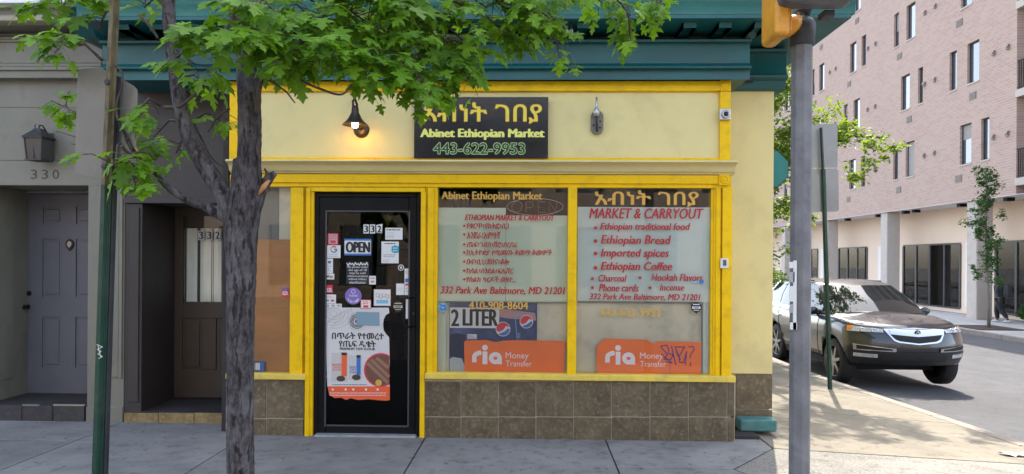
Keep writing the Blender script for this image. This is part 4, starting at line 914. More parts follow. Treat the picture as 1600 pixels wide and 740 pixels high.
# cornice of the grey house
def pr(y, Y): return P(80, y, Y).z
prof = [(YB + .3, pr(122, YB - .1)), (YB - .10, pr(122, YB - .1)), (YB - .10, pr(111, YB - .1)), (YB - .125, pr(109.5, YB - .125)), (YB - .125, pr(105, YB - .125)), (YB - .10, pr(103.5, YB - .1)), (YB - .10, pr(100, YB - .1)), (YB - .08, pr(98, YB - .08)),
        (YB - .08, pr(67, YB - .08)), (YB - .10, pr(65.5, YB - .1)), (YB - .10, pr(62.5, YB - .1)), (YB - .12, pr(60.5, YB - .12)), (YB - .12, pr(58, YB - .12)), (YB - .05, pr(56, YB - .05)), (YB + .3, pr(56, YB - .05))]
gxe = P(158, 80, YB - .1).x
MB().profx(prof, -9, gxe).build('cornice', M['grey_paint'], gr, bevel=.002)
z0 = prof[-1][1] + .002
MB().profx([(YB + .3, z0), (YB - .02, z0), (YB - .06, z0 + .10), (YB - .22, pr(36, YB - .3) - .01), (YB - .26, pr(35, YB - .35)), (YB + .3, pr(35, YB - .35))], -9, P(140, 50, YB - .1).x).build('cove', M['grey_paint'], gr, smooth=False)
MB().profx([(YB + .3, pr(34.5, YB - .35)), (YB - .34, pr(34, YB - .36)), (YB - .36, pr(32, YB - .36)), (YB - .36, pr(24, YB - .36)), (YB + .3, pr(24, YB - .36))], -9, P(125, 30, YB - .4).x).build('cream_band', M['cream_band'], gr, bevel=.004)
MB().box(-9, P(160, 10, YB - .3).x, YB - .28, YB + .3, pr(23.6, YB - .36), pr(5.5, YB - .3)).build('frieze_board', M['grey_paint'], gr)
MB().box(-9, P(167, 2, YB - .4).x, YB - .40, YB + .3, pr(4.6, YB - .4), pr(-30, YB - .4)).build('white_board', M['white'], gr, bevel=.003)
MB().box(-9, gx, YB + .1, YB + .3, P(70, 122, YB).z, 8).build('upper_wall', M['grey_paint'], gr)
MB().box(-9, gx, YD2 + .2, 9, 0, 8).build('body', M['grey_paint'], gr)
MB().profx([(YB - .005, pr(62, 0)), (-.06, pr(62, 0)), (-.12, pr(52, 0)), (-.20, pr(40, 0)), (-.30, pr(30, 0)), (YB - .005, pr(20, 0))], P(127, 40, 0).x, P(158, 40, 0).x).build('corner_bracket', M['teal'], shop, bevel=.004)
# 330 door: six panels built as stiles, rails and raised panels
def DG(x, y): p = P(x, y, YD2); return p.x, p.z
zb3 = DG(80, 614)[1]; zt3 = DG(80, 304)[1]; gx0 = DG(38, 400)[0]; gx1 = DG(160, 400)[0]
cols_ = [(DG(67, 400)[0], DG(97, 400)[0]), (DG(119, 400)[0], DG(149, 400)[0])]
rows_ = [(DG(80, 573)[1], DG(80, 494)[1]), (DG(80, 463)[1], DG(80, 372)[1]), (DG(80, 350)[1], DG(80, 323)[1])]
ds = MB(); Ya, Yb_ = YD2 - .005, YD2 + .03
xsb = [gx0, cols_[0][0], cols_[0][1], cols_[1][0], cols_[1][1], gx1]
for i in (0, 2, 4): ds.box(xsb[i], xsb[i + 1], Ya, Yb_, zb3, zt3)
zsb = [zb3, rows_[0][0], rows_[0][1], rows_[1][0], rows_[1][1], rows_[2][0], rows_[2][1], zt3]
for i in (0, 2, 4, 6):
    for a, b in cols_: ds.box(a, b, Ya, Yb_, zsb[i], zsb[i + 1])
d3 = ds.build('door', M['grey_door'], gr); d3['label'] = 'blue grey six panel door'
for a, b in cols_:
    for c, d in rows_:
        MB().box(a, b, YD2 + .008, Yb_, c, d).build('panel', M['grey_door'], d3); MB().box(a + .03, b - .03, YD2 - .002, YD2 + .02, c + .03, d - .03).build('panel', M['grey_door'], d3, bevel=.009)
fr3 = MB(); fr3.box(DG(28, 400)[0], gx0 - .004, YD2 - .05, YD2 + .05, zst, zt3 + .04); fr3.box(DG(28, 400)[0], gx1, YD2 - .05, YD2 + .05, zt3 + .004, zt3 + .05); fr3.build('door_frame', M['grey_paint'], gr, bevel=.004)
MB().box(gx0, gx1, YD2 - .06, YD2 + .04, zb3 - .045, zb3 - .004).build('door_sill', M['pale_yellow'] if 0 else M['brown_door'], gr, bevel=.003)
kn = MB(); 
for (x, y) in ((46, 457), (44, 478)):
    p = P(x, y, YD2); kn.lathe([(.026, YD2 - .006), (.028, YD2 - .02), (.018, YD2 - .03), (.015, YD2 - .05), (.026, YD2 - .06), (.026, YD2 - .075), (.001, YD2 - .085)] if y > 470 else [(.027, YD2 - .006), (.026, YD2 - .02), (.012, YD2 - .028), (.001, YD2 - .03)], (p.x, 0, p.z), 'Y', 16)
kn.build('knob', M['black_metal'], d3, smooth=True)
hl = P(40, 479, YD2 - .08); MB().tube([P(45, 478, YD2 - .08), P(38, 479.5, YD2 - .085), P(32, 480, YD2 - .08)], [.012, .010, .008], 8).build('handle', M['black_metal'], d3, smooth=True)
hk = [(104, 374), (108, 372), (112, 374), (115, 379), (113, 386), (108, 391), (103, 386), (101, 379)]
poly(hk, YD2 - .022, .016, M['bronze'], d3, 'knocker', .004); poly([(105, 377), (108, 375.5), (111, 377), (112, 381), (108, 387), (104, 381)], YD2 - .034, .01, M['rim'], d3, 'knocker', .003)
gt = flat('engraved grey numerals', (.045, .043, .038))
for i, ch in enumerate('330'): txt(ch, (48 + i * 17, 265.5, 58 + i * 17, 280), YB - .0008, gt, gr, 0, 0, 'house_number', outline=0.)
# lantern
ln = thing('wall_lantern', P(62, 252, .3), 'dark grey wall lantern with arched glass above the number 330', 'lantern')
YL = YB - .13; cL = P(61, 230, YL); zt_, zb_ = P(61, 218, YL).z, P(61, 250, YL).z; rt, rb = .085, .070
def ring(r0, z): return [(cL.x - r0, YL - r0, z), (cL.x + r0, YL - r0, z), (cL.x + r0, YL + r0, z), (cL.x - r0, YL + r0, z)]
mb = MB()
for i in range(4):
    a, b = ring(rb, zb_)[i], ring(rt, zt_)[i]; mb.tube([a, b], .006, 6)
mb.box(cL.x - rb - .012, cL.x + rb + .012, YL - rb - .012, YL + rb + .012, zb_ - .014, zb_); mb.box(cL.x - rt - .012, cL.x + rt + .012, YL - rt - .012, YL + rt + .012, zt_, zt_ + .012)
mb.box(cL.x - .004, cL.x + .004, YL - rb - .006, YL - rb + .0, zb_, zt_)
mb.build('frame', M['lamp_grey'], ln)
t0, t1, t2 = ring(rt + .016, zt_ + .013), ring(.045, zt_ + .075), ring(.03, zt_ + .10)
MB().add(t0 + t1 + t2, [(0, 1, 5, 4), (1, 2, 6, 5), (2, 3, 7, 6), (3, 0, 4, 7), (4, 5, 9, 8), (5, 6, 10, 9), (6, 7, 11, 10), (7, 4, 8, 11), (8, 9, 10, 11), (3, 2, 1, 0)]).build('roof', M['lamp_grey'], ln)
MB().add(ring(rb - .004, zb_ + .001) + ring(rt - .004, zt_ - .001), [(0, 1, 5, 4), (1, 2, 6, 5), (2, 3, 7, 6), (3, 0, 4, 7)]).build('pane', flat('smoky lantern glass', (.07, .066, .06), .15, .4), ln)
MB().box(cL.x - .05, cL.x + .05, YB - .015, YB, zb_ + .02, zt_ + .08).build('back_plate', M['lamp_grey'], ln, bevel=.004)
MB().tube([(cL.x, YL, zt_ + .095), (cL.x, YL, zt_ + .135), (cL.x, YL + .05, zt_ + .14), (cL.x, YB - .01, zt_ + .07)], .007, 6).build('arm', M['lamp_grey'], ln, smooth=True)
MB().tube([(cL.x - .035, YL, zt_ + .10), (cL.x - .045, YL, zt_ + .13), (cL.x - .03, YL, zt_ + .145)], .005, 6).build('finial', M['lamp_grey'], ln, smooth=True)
for o_ in (): pass

# ================================================================== POSTS AND SIGNALS
def uchannel(base, top, wdt, m, parent, name='post', dep=.03, holes=None):
    b, t = Vector(base), Vector(top); d = (t - b).normalized(); sx = Vector((1, 0, 0)); sx = (sx - d * sx.dot(d)).normalized(); sy = d.cross(sx)
    prof = [(-.5, 0), (-.5, -.12), (-.28, -.12), (-.2, -1), (.2, -1), (.28, -.12), (.5, -.12), (.5, 0), (.2, 0), (.13, -.82), (-.13, -.82), (-.2, 0)]
    mb = MB(); n = len(prof); K = 12
    for k in range(K + 1):
        c = b.lerp(t, k / K)
        for px_, py_ in prof: mb.v.append(tuple(c + sx * px_ * wdt - sy * py_ * dep * -1))
    for k in range(K):
        for i in range(n):
            j = (i + 1) % n; mb.f.append((k * n + i, k * n + j, (k + 1) * n + j, (k + 1) * n + i))
    mb.f.append(tuple(range(n))); mb.f.append(tuple(K * n + i for i in range(n)))
    return mb.build(name, m, parent, bevel=.002)
YPo = -2.85
s1 = thing('sign_post', (P(148, 740, YPo).x, YPo, 0), 'leaning dark green channel post with a blank sign back beside the tree', 'sign post')
pa, pb, pc = P(153, 740, YPo), P(175, 180, YPo), P(181, -20, YPo)
dd = (pa - pb).normalized(); base = pa + dd * (pa.z / -dd.z if dd.z else 0) ; base = pb + (pa - pb) * (pb.z / (pb.z - pa.z)); base.z = -.05
pm = P(166.5, 290, YPo)
uchannel(base, pm + (pb - pa) * -.0, .052, M['green_metal'], s1); uchannel(pm, pc, .05, M['peeling'], s1, 'peeling_post')
uchannel(Vector((base.x + .020, base.y + .03, base.z)), P(184, 120, YPo + .03) + Vector((0, 0, 0)), .035, M['pole_dark'], s1, 'rear_post', .02)
sp = [(127, 108), (156, 105), (208, 134), (214, 140), (215, 148), (212, 283), (207, 290), (196, 288), (122, 273), (117, 268), (121, 113)]
poly(sp, YPo + .045, .004, mat('sign back with warm light in colour', (.20, .19, .165), .45, .1, 3, .05, 60, metal=.2, dirt=(.13, .12, .10), dscale=5, damt=.5), s1, 'sign_plate', .0015)  # grey aluminium darkened, with a warm reflection put into its colour
for y in (132, 262): 
    p = P(175 - (y - 132) * .035, y, YPo); MB().lathe([(.014, YPo - .035), (.014, YPo - .045), (.002, YPo - .047)], (p.x, 0, p.z), 'Y', 6).build('bolt', M['pole_dark'], s1)
foam = MB(); p = P(174, 93, YPo - .03); 
# tag painted low on the post
strokes([[(151, 537), (160, 541), (152, 545), (158, 548), (153, 552), (160, 556), (154, 559)], [(153, 538), (155, 547), (158, 558)]], .9, YPo - .034, M['paper'], s1, 'painted_tag')
# signal pole
YS1 = -2.37
sg = thing('signal_pole', (P(1251, 740, YS1).x, YS1, 0), 'grey octagonal traffic signal pole with torn stickers at the corner', 'signal pole')
pc_ = P(1251, 400, YS1); ztop = P(1251, 66, YS1).z
oc = MB(); r_ = .0565
for z in (-.1, ztop):
    for k in range(8): a = rad(22.5 + 45 * k + 14); oc.v.append((pc_.x + r_ * math.cos(a), YS1 + r_ * math.sin(a), z))
for k in range(8): oc.f.append((k, (k + 1) % 8, (k + 1) % 8 + 8, k + 8))
oc.f.append(tuple(range(7, -1, -1))); oc.f.append(tuple(range(8, 16)))
oc.build('shaft', M['pole_grey'], sg, bevel=.004)
MB().lathe([(.060, ztop - .025), (.066, ztop - .02), (.066, ztop + .03), (.070, ztop + .035), (.070, ztop + .095), (.055, ztop + .12), (.034, ztop + .13), (.034, ztop + .26)], (pc_.x, YS1, 0), 'Z', 20).build('collar', M['pole_dark'], sg, smooth=True)
MB().tube([(pc_.x - .045, YS1, ztop + .07), (pc_.x - .10, YS1, ztop + .10), (pc_.x - .13, YS1, ztop + .2)], [.045, .045, .04], 12).build('arm', M['pole_dark'], sg, smooth=True)
MB().tube([(pc_.x + .0, YS1, ztop + .15), (pc_.x + .03, YS1, ztop + .22), (pc_.x + .06, YS1 - .02, ztop + .3)], [.04, .036, .04], 12).build('arm', M['pole_dark'], sg, smooth=True)
r = random.Random(12)
stk = MB()
def onpole(x0, y0, x1, y1, m, nm):
    a, b, c, d = R(x0, y0, x1, y1, YS1 - .062); MB().box(a, b, YS1 - .0575, YS1 - .0545, c, d).build(nm, m, sg)
onpole(1240, 406, 1245.3, 514, M['paper'], 'sticker'); onpole(1233, 424, 1242, 440, M['text_grey'], 'sticker'); onpole(1233.5, 408, 1240, 418, M['paper'], 'sticker'); onpole(1234, 446, 1240, 470, M['paper'], 'sticker'); onpole(1234, 474, 1240, 488, M['text_grey'], 'sticker'); onpole(1235, 503, 1246, 514, M['paper'], 'sticker')
sh = thing('traffic_signal', P(1215, 70, YS1), 'yellow traffic signal housing seen from behind on the corner pole', 'traffic signal')
a, b, c, d = R(1212, -60, 1237, 55, YS1 - .22)
hs_ = MB().box(a, b, YS1 - .22, YS1 + .02, c, c + .95).build('housing', M['signal_yellow'], sh, bevel=.028)
for z in (.30, .62): MB().box(a - .006, b + .006, YS1 - .226, YS1 + .026, c + z, c + z + .012).build('section_joint', M['pole_dark'], sh, bevel=.003)
MB().box(b - .002, b + .03, YS1 - .16, YS1 - .02, c + .04, c + .26).build('housing_rib', M['signal_yellow'], sh, bevel=.012)
br = MB(); br.tube([P(1222, 45, YS1 - .05), P(1240, 38, YS1 - .03), P(1253, 36, YS1)], [.06, .05, .04], 12); br.build('bracket', M['signal_yellow'], sh, smooth=True)
ps = thing('pedestrian_signal', P(1275, 12, YS1), 'grey pedestrian signal housing at the very top of the corner pole', 'pedestrian signal')
a, b, c, d = R(1224, -60, 1338, 3, YS1 - .30)
MB().box(a, b, YS1 - .30, YS1 - .16, c, c + .42).build('housing', M['signal_grey'], ps, bevel=.035)
MB().box(a + .03, b - .03, YS1 - .315, YS1 - .301, c + .035, c + .39).build('lens_plate', M['text_black'], ps, bevel=.01)
ri = MB(); zq = c
for (u0, u1, v0, v1) in ((a, b, c, c + .016), ): ri.box(u0 + .012, u1 - .012, YS1 - .34, YS1 - .30, v0 + .004, v1)
ri.box(a + .002, a + .016, YS1 - .34, YS1 - .30, c + .03, c + .4); ri.box(b - .016, b - .002, YS1 - .34, YS1 - .30, c + .03, c + .4); ri.build('hood', M['pole_grey'], ps, bevel=.004)
MB().tube([(a + .10, YS1 - .1, c - .028), (a + .10, YS1 - .1, c + .01)], .012, 8).build('hinge_bolt', M['steel'], ps)
MB().box(b - .11, b - .05, YS1 - .18, YS1 - .1, c - .03, c + .005).build('hinge', M['pole_dark'], ps, bevel=.006)
# distant parking sign post
Y2 = 3.78
b2 = P(1297, 602, Y2); 
s2 = thing('parking_sign_post', (b2.x, Y2, gh(b2.x, Y2)), 'green perforated channel post with two grey sign backs beside the parked car', 'sign post')
b2v = Vector((b2.x, Y2, gh(b2.x, Y2) - .05)); tm = P(1286, 265, Y2)
uchannel(b2v, tm, .068, M['green_metal'], s2); uchannel(P(1286, 270, Y2 - .03), P(1282.5, 200, Y2 - .03), .045, M['pole_dark'], s2, 'upper_post')
for k in range(46):
    c = b2v.lerp(tm, (k + 2) / 50); MB().lathe([(.0055, -.032), (.0055, -.036)], (c.x, c.y + 0, c.z), 'Y', 6).build('punched_hole', M['rubber'], s2) if k % 1 == 0 else None
poly([(1262, 196), (1304, 193), (1308.5, 197), (1309, 260), (1307, 262.5), (1262, 262.5)], Y2 + .02, .004, M['alu_sign'], s2, 'sign_plate', .001); poly([(1262, 264), (1307, 263.5), (1310, 267), (1311, 328), (1307, 331), (1262, 332)], Y2 + .02, .004, M['alu_sign'], s2, 'sign_plate', .001)
# stop sign back, painted green, on its own post hidden by the corner
Y3 = 5.4; cs = P(1203, 264.5, Y3)
s3 = thing('octagon_sign', (cs.x, Y3, -.3), 'green back of an octagonal sign peeking past the cream wall corner', 'sign'); ro = .325
MB().prism([(cs.x + ro * math.cos(rad(22.5 + 45 * k)), cs.z + ro * math.sin(rad(22.5 + 45 * k))) for k in range(8)], Y3, Y3 + .004).build('sign_plate', M['green_sign'], s3, bevel=.001)
MB().prism([(cs.x + (ro + .012) * math.cos(rad(22.5 + 45 * k)), cs.z + (ro + .012) * math.sin(rad(22.5 + 45 * k))) for k in range(8)], Y3 + .0045, Y3 + .007).build('rim', M['rubber'], s3)
uchannel((cs.x, Y3 - .02, gh(cs.x, Y3) - .05), (cs.x, Y3 - .02, cs.z + .4), .06, M['green_metal'], s3)
# litter
lt = thing('crumpled_paper', P(1549, 678, -.0), 'crumpled white paper lying by the kerb at the right', 'litter')
pl_ = P(1549, 675, .35); r = random.Random(5); mb = MB(); nx, ny = 9, 4; c0 = (4.42, .06)
for i in range(nx):
    for j in range(ny): mb.v.append((c0[0] - .17 + .34 * i / (nx - 1) + r.uniform(-.01, .01), c0[1] + .09 * j / (ny - 1) + r.uniform(-.01, .01), gh(4.4, .0) + .006 + r.uniform(0, .028)))
for i in range(nx - 1):
    for j in range(ny - 1): mb.f.append((i * ny + j, (i + 1) * ny + j, (i + 1) * ny + j + 1, i * ny + j + 1))
mb.build('sheet', M['paper'], lt, fixn=False)

# ================================================================== BRICK BUILDING ACROSS THE SIDE STREET
XB = 18.0
bb = thing('brick_building', (XB + 6, 38, -.67), 'large pink brick apartment building with dark windows over recessed shop fronts', 'building')
U0, U1 = 12.0, 72.0               # along the street (metres from the camera plane)
def yw(u): return u - 6.17
ZB = 4.16; ZTOP = 23.; PITCH = 3.28
BAL0, BAL1 = 21.6, 25.9           # balcony bay
# windows: (u0,u1,z0,z1)
wins = []
for rrow in range(6):
    z0 = 5.70 + rrow * PITCH; z1 = z0 + 1.66; alt = rrow % 2
    k = 0
    for base in (28.5, 38.5, 48.5, 58.5):
        if not alt: prs = [(base, base + .76), (base - 1.1, base - .6), (base + 4.16, base + 4.92), (base + 5.6, base + 6.05)]
        else: prs = [(base - .46, base + .30), (base + 1.0, base + 1.5), (base + 4.6, base + 5.38), (base + 3.5, base + 3.9)]
        for a, b in prs: wins.append((a, b, z0, z1))
    if not alt: wins += [(18.2, 19., z0, z1), (16.5, 17, z0, z1)]
    else: wins += [(17.6, 18.4, z0, z1), (19.2, 19.7, z0, z1)]
# facade skin with real openings: column strips between the window edges of each row
fac = MB(); fac2 = MB()
for rrow in range(6):
    zr0 = ZB if rrow == 0 else 5.70 + rrow * PITCH - 1.0; zr1 = 5.70 + (rrow + 1) * PITCH - 1.0 if rrow < 5 else ZTOP
    ws = sorted([w for w in wins if abs(w[2] - (5.70 + rrow * PITCH)) < .01])
    u = U0
    for (a, b, z0, z1) in ws:
        segs = [(u, a)]
        for (p, q) in segs:
            if p < BAL0 < q: 
                fac2.box(XB, XB + .3, yw(p), yw(BAL0), zr0, zr1); fac.box(XB, XB + .3, yw(BAL1), yw(q), zr0, zr1)
            else: (fac2 if q <= BAL0 else fac).box(XB, XB + .3, yw(p), yw(q), zr0, zr1)
        fq = fac2 if b < BAL0 else fac; fq.box(XB, XB + .3, yw(a), yw(b), zr0, z0); fq.box(XB, XB + .3, yw(a), yw(b), z1, zr1); u = b
    fac.box(XB, XB + .3, yw(u), yw(U1), zr0, zr1)
fac.build('wall', M['brick'], bb); fac2.build('wall', M['brick'], bb)
MB().box(XB + .31, XB + 14, yw(BAL1) + .3, yw(U1), ZB + .0, ZTOP - .3).box(XB + .31, XB + 14, yw(U0), yw(BAL0) - .3, ZB, ZTOP - .3).box(XB + 2, XB + 14, yw(BAL0) - .3, yw(BAL1) + .3, ZB, ZTOP - .3).build('inner_mass', M['grey_render'], bb)
MB().box(XB - .02, XB + 14, yw(U0), yw(U1), ZTOP + .002, ZTOP + .3).build('roof_edge', M['stucco_white'], bb)
wg = NT('far window glass'); wg.b.inputs['Base Color'].default_value = (.05, .07, .09, 1); wg.b.inputs['Roughness'].default_value = .04; wg.b.inputs['Specular IOR Level'].default_value = 1.0; wg.b.inputs['Coat Weight'].default_value = 1; wg.b.inputs['Coat IOR'].default_value = 1.6
wg.b.inputs['Coat Roughness'].default_value = .02
blind = mat('drawn window blind', (.30, .27, .25), .7, .05, 2, 0)
r = random.Random(21)
for (a, b, z0, z1) in wins:
    if z0 > 21: continue
    fr = MB(); x0, x1 = XB + .10, XB + .16; t_ = .045
    fr.box(x0, x1, yw(a), yw(a) + t_, z0, z1); fr.box(x0, x1, yw(b) - t_, yw(b), z0, z1); fr.box(x0, x1, yw(a) + t_, yw(b) - t_, z0, z0 + t_); fr.box(x0, x1, yw(a) + t_, yw(b) - t_, z1 - t_, z1)
    f_ = fr.build('window', M['win_frame'], bb)
    MB().box(XB + .13, XB + .135, yw(a) + t_, yw(b) - t_, z0 + t_, z1 - t_).build('pane', wg.m, f_)
    MB().box(XB - .03, XB + .10, yw(a) - .02, yw(b) + .02, z0 - .06, z0 - .002).build('sill', M['concrete_col'], f_)
    if r.random() < .4: MB().box(XB + .125, XB + .1295, yw(a) + t_, yw(b) - t_, z0 + t_ + (z1 - z0) * r.choice([.0, .45, .6]), z1 - t_).build('blind', blind, f_)
for rrow in range(-1, 5):
    for base in (28.5, 33.2, 38.5, 43.2, 48.5, 53.2):
        zc_ = 5.70 + (rrow + 1) * PITCH - .55; off = .6 if rrow % 2 else -.3
        if zc_ < 4.5: continue
        v_ = MB().box(XB - .015, XB + .0, yw(base + off), yw(base + off) + .45, zc_ - .15, zc_ + .15)
        for q in range(5): v_.box(XB - .03, XB - .0152, yw(base + off) + .03, yw(base + off) + .42, zc_ - .12 + q * .055, zc_ - .09 + q * .055)
        v_.build('vent', M['vent'], bb)
        for q, du in enumerate((-1.35, -2.15)):
            c_ = yw(base + du); zc2 = zc_ + 1.35
            if any(a - .1 < base + du < b + .1 and z0 - .1 < zc2 < z1 + .1 for a, b, z0, z1 in wins): continue
            MB().box(XB - .06, XB, c_ - .07, c_ + .07, zc2 - .10, zc2 + .10).add([(XB - .061, c_ - .09, zc2 + .101), (XB - .12, c_ - .08, zc2 - .02), (XB - .12, c_ + .08, zc2 - .02), (XB - .061, c_ + .09, zc2 + .101)], [(0, 1, 2, 3)]).build('vent_cap', M['vent'], bb)
# balconies
for k in range(5):
    zf = 4.75 + k * PITCH
    MB().box(XB - .05, XB + 2, yw(BAL0) - .02, yw(BAL1) + .02, zf - .28, zf).build('balcony_slab', M['brick'] if 0 else M['concrete_col'], bb, bevel=.01)
    MB().box(XB + .301, XB + 1.98, yw(BAL1) - .001, yw(BAL1) + .29, zf + .001, zf + PITCH - .29).build('balcony_side', M['grey_render'], bb)
    MB().box(XB + .301, XB + 1.98, yw(BAL0) - .29, yw(BAL0) + .001, zf + .001, zf + PITCH - .29).build('balcony_side', M['grey_render'], bb)
    MB().box(XB + 1.93, XB + 1.99, yw(BAL0) + .6, yw(BAL0) + 2.6, zf + .001, zf + 2.3).build('balcony_door', wg.m, bb)
    rl = MB().box(XB + .02, XB + .06, yw(BAL0) + .01, yw(BAL1) - .01, zf + 1.05, zf + 1.10).box(XB + .02, XB + .06, yw(BAL0) + .01, yw(BAL1) - .01, zf + .06, zf + .10); rl = rl.build('railing', M['black_metal'], bb)
    q = yw(BAL0) + .05; n_ = 0
    mb = MB()
    while q < yw(BAL1): mb.box(XB + .03, XB + .05, q, q + .02, zf + .101, zf + 1.049); q += .11
    mb.build('baluster', M['black_metal'], rl)['kind'] = 'stuff'
# ground floor: soffit, recessed peach wall, columns, shop windows
XG = 19.7
MB().box(XB - .004, XB + 3, yw(U0), yw(U1), ZB - .02, ZB - .001).build('soffit', M['soffit'], bb)
shops = [(40.6, 44.3, 3), (31.9, 36.7, 4), (24.6, 29.5, 4), (47.5, 52, 4)]
mb = MB(); u = U0
for a, b, n_ in sorted(shops):
    mb.box(XG, XG + .3, yw(u), yw(a), -.67, ZB - .021); mb.box(XG, XG + .3, yw(a), yw(b), 2.57, ZB - .021); mb.box(XG, XG + .3, yw(a), yw(b), -.67, -.50); u = b
mb.box(XG, XG + .3, yw(u), yw(U1), -.67, ZB - .021); mb.build('ground_wall', M['stucco_peach'], bb)
for u in (30.0, 37.8, 45.5): MB().box(XG - .03, XG - .001, yw(u), yw(u) + 1.5, -.35, ZB - .3 if 0 else 2.55).build('white_panel', M['stucco_white'], bb)
dark_in = mat('shop interior grey', (.34, .33, .32), .7, .1, 1, 0); film_in = mat('frosted green film', (.50, .62, .55), .4, .06, 1, 0)
for a, b, n_ in shops:
    w_ = (b - a) / n_
    fr = MB(); fr.box(XG - .04, XG + .08, yw(a), yw(b), 2.49, 2.568); fr.box(XG - .04, XG + .08, yw(a), yw(b), -.499, -.43)
    for q in range(n_ + 1):
        uu = yw(a + q * w_); fr.box(XG - .045, XG + .08, uu - .06, uu + .06, -.43, 2.49)
    f_ = fr.build('shop_window', M['win_frame'], bb); 
    for q in range(n_):
        MB().box(XG + .0, XG + .006, yw(a + q * w_) + .05, yw(a + (q + 1) * w_) - .05, -.43, 2.49).build('pane', glass('far shop glass %d' % q, (1, 1, 1), 1.4, .01) if q == 0 else bpy.data.materials['far shop glass 0'], f_)
    MB().box(XG + .03, XG + .035, yw(a) + .02, yw(b) - .02, -.43, 1.1).build('frosted_film', film_in, f_); MB().box(XG + .045, XG + .05, yw(a) + .02, yw(b) - .02, -.43, 2.5).build('inner_screen', dark_in, f_)
for u in (21.4, 28.6, 35.6, 42.6, 49.6, 56.6):
    c_ = (XB + .42, yw(u)); 
    MB().box(c_[0] - .33, c_[0] + .33, c_[1] - .33, c_[1] + .33, -.7, ZB - .022).build('column', M['concrete_col'], bb, bevel=.05)
for u in (24.0, 27.0, 29.9, 33.4, 34.3, 36.9, 40.5, 43.5): MB().box(XB + .35, XB + .65, yw(u) - .12, yw(u) + .12, ZB - .16, ZB - .021).build('soffit_lamp', M['black_metal'], bb, bevel=.01)
# house seen across the street (also what the shop glass mirrors)
op = thing('opposite_building', (-2, -22, 0), 'long pale building on the far side of the front street', 'building')
mb = MB(); mb.box(-42, 30, -22.3, -22, -.1, 3.0 if 0 else .5)
xs_ = [-42 + i * 3.0 for i in range(25)]
for i in range(24):
    a = xs_[i]; mb.box(a, a + 1.0, -22.3, -22, .5, 8.5); OW = OW if i else mat('warm pale opposite wall', (.42, .33, .26), .8, .06, 1, 0)
    MB().box(a + 1.0, a + 3.0, -22.3, -22, 3.0, 4.4).build('wall_panel', OW, op); MB().box(a + 1.0, a + 3.0, -22.3, -22, 6.2, 8.5).build('wall_panel', OW, op)
mb.box(28, 30, -22.3, -22, .5, 8.5) if 0 else None; mb.build('wall', OW, op)
MB().box(-42, 30, -23, -22.35, -.1, 8.4).build('inner_wall', M['dark'], op); MB().box(-42, 30, -22.4, -21.6, 8.5, 8.9).build('cornice', M['white'], op)
for i in range(24):
    a = xs_[i]
    for z0, z1 in ((.5, 3.0), (4.4, 6.2)): MB().box(a + 1.02, a + 2.98, -22.2, -22.15, z0, z1).build('window', wg.m, op)
psw = thing('opposite_sidewalk', (0, -19, -.1), 'pale sidewalk on the far side of the front street', kind='structure')
MB().box(-60, 50, -22, -16, -.6, 0).build('paving', M['sidewalk_side'], psw)

# ================================================================== TREES
def maple_leaf(cup):
    half = [(.10, -.05), (.38, -.10), (.29, .07), (.24, .14), (.50, .22), (.66, .46), (.46, .42), (.34, .46), (.17, .40), (.25, .62), (.33, .72), (.17, .78), (0, 1.05)]
    pts = [(0, 0)] + half + [(-x, y) for x, y in reversed(half[:-1])]
    def z(x, y): return cup * (x * x * .9 + (y - .3) ** 2 * .5) + .10 * abs(x)
    vs = [(0, .30, z(0, .3) + .0)] + [(x, y, z(x, y)) for x, y in pts]
    n = len(pts); return vs, [(0, i + 1, (i + 1) % n + 1) for i in range(n)]
LEAVES = [maple_leaf(-.35), maple_leaf(-.15), maple_leaf(-.6), maple_leaf(.1)]
def frame(tip, nrm):
    y = tip.normalized(); z = (nrm - y * nrm.dot(y)); z = z.normalized() if z.length > 1e-3 else y.orthogonal().normalized(); x = y.cross(z)
    return x, y, z
mt = thing('maple_tree', (P(377, 740, -2.75).x, -2.75, 0), 'street maple with forked grey trunk and green lobed leaves before the shop', 'tree')
YT = -2.75
trk = MB()
def path(pts, n=14, wig=0., Yd=None):   # pts: (px,py,width_px[,dY])
    out, rs = [], []
    for p in pts:
        y = YT + (p[3] if len(p) > 3 else 0); q = P(p[0], p[1], y); out.append(q); rs.append(p[2] / 2 / F * (y - CAM.y))
    # Catmull-Rom resample
    P_, R_ = [], []
    for i in range(len(out) - 1):
        a, b, c, d = out[max(0, i - 1)], out[i], out[i + 1], out[min(len(out) - 1, i + 2)]
        for k in range(6):
            t = k / 6; q = .5 * ((2 * b) + (c - a) * t + (2 * a - 5 * b + 4 * c - d) * t * t + (3 * b - a - 3 * c + d) * t ** 3)
            P_.append(q); R_.append(rs[i] * (1 - t) + rs[i + 1] * t)
    P_.append(out[-1]); R_.append(rs[-1]); 
    if wig: P_ = [p + Vector((mnoise.noise(p * 9) * wig, mnoise.noise(p * 9 + Vector((5, 5, 5))) * wig, 0)) for p in P_]
    return P_, R_
a, b = path([(376, 905, 60), (376, 850, 50), (376, 740, 42), (375, 650, 41), (376, 520, 42), (377, 430, 45), (377, 370, 50), (384, 310, 50), (386, 250, 42)]); trk.tube(a, b, 18)
a, b = path([(380, 340, 40), (388, 270, 38), (390, 200, 36), (388, 120, 35, .02), (382, 60, 35, .05), (378, 0, 34, .08), (385, -120, 30, .15), (380, -300, 24, .2)]); trk.tube(a, b, 16)
a, b = path([(376, 370, 38), (360, 325, 32), (335, 282, 29, .0), (308, 240, 25, -.03), (287, 190, 23, -.05), (275, 120, 21, -.08), (265, 40, 20, -.1), (260, -30, 19, -.15), (240, -200, 18, -.2)]); trk.tube(a, b, 16)
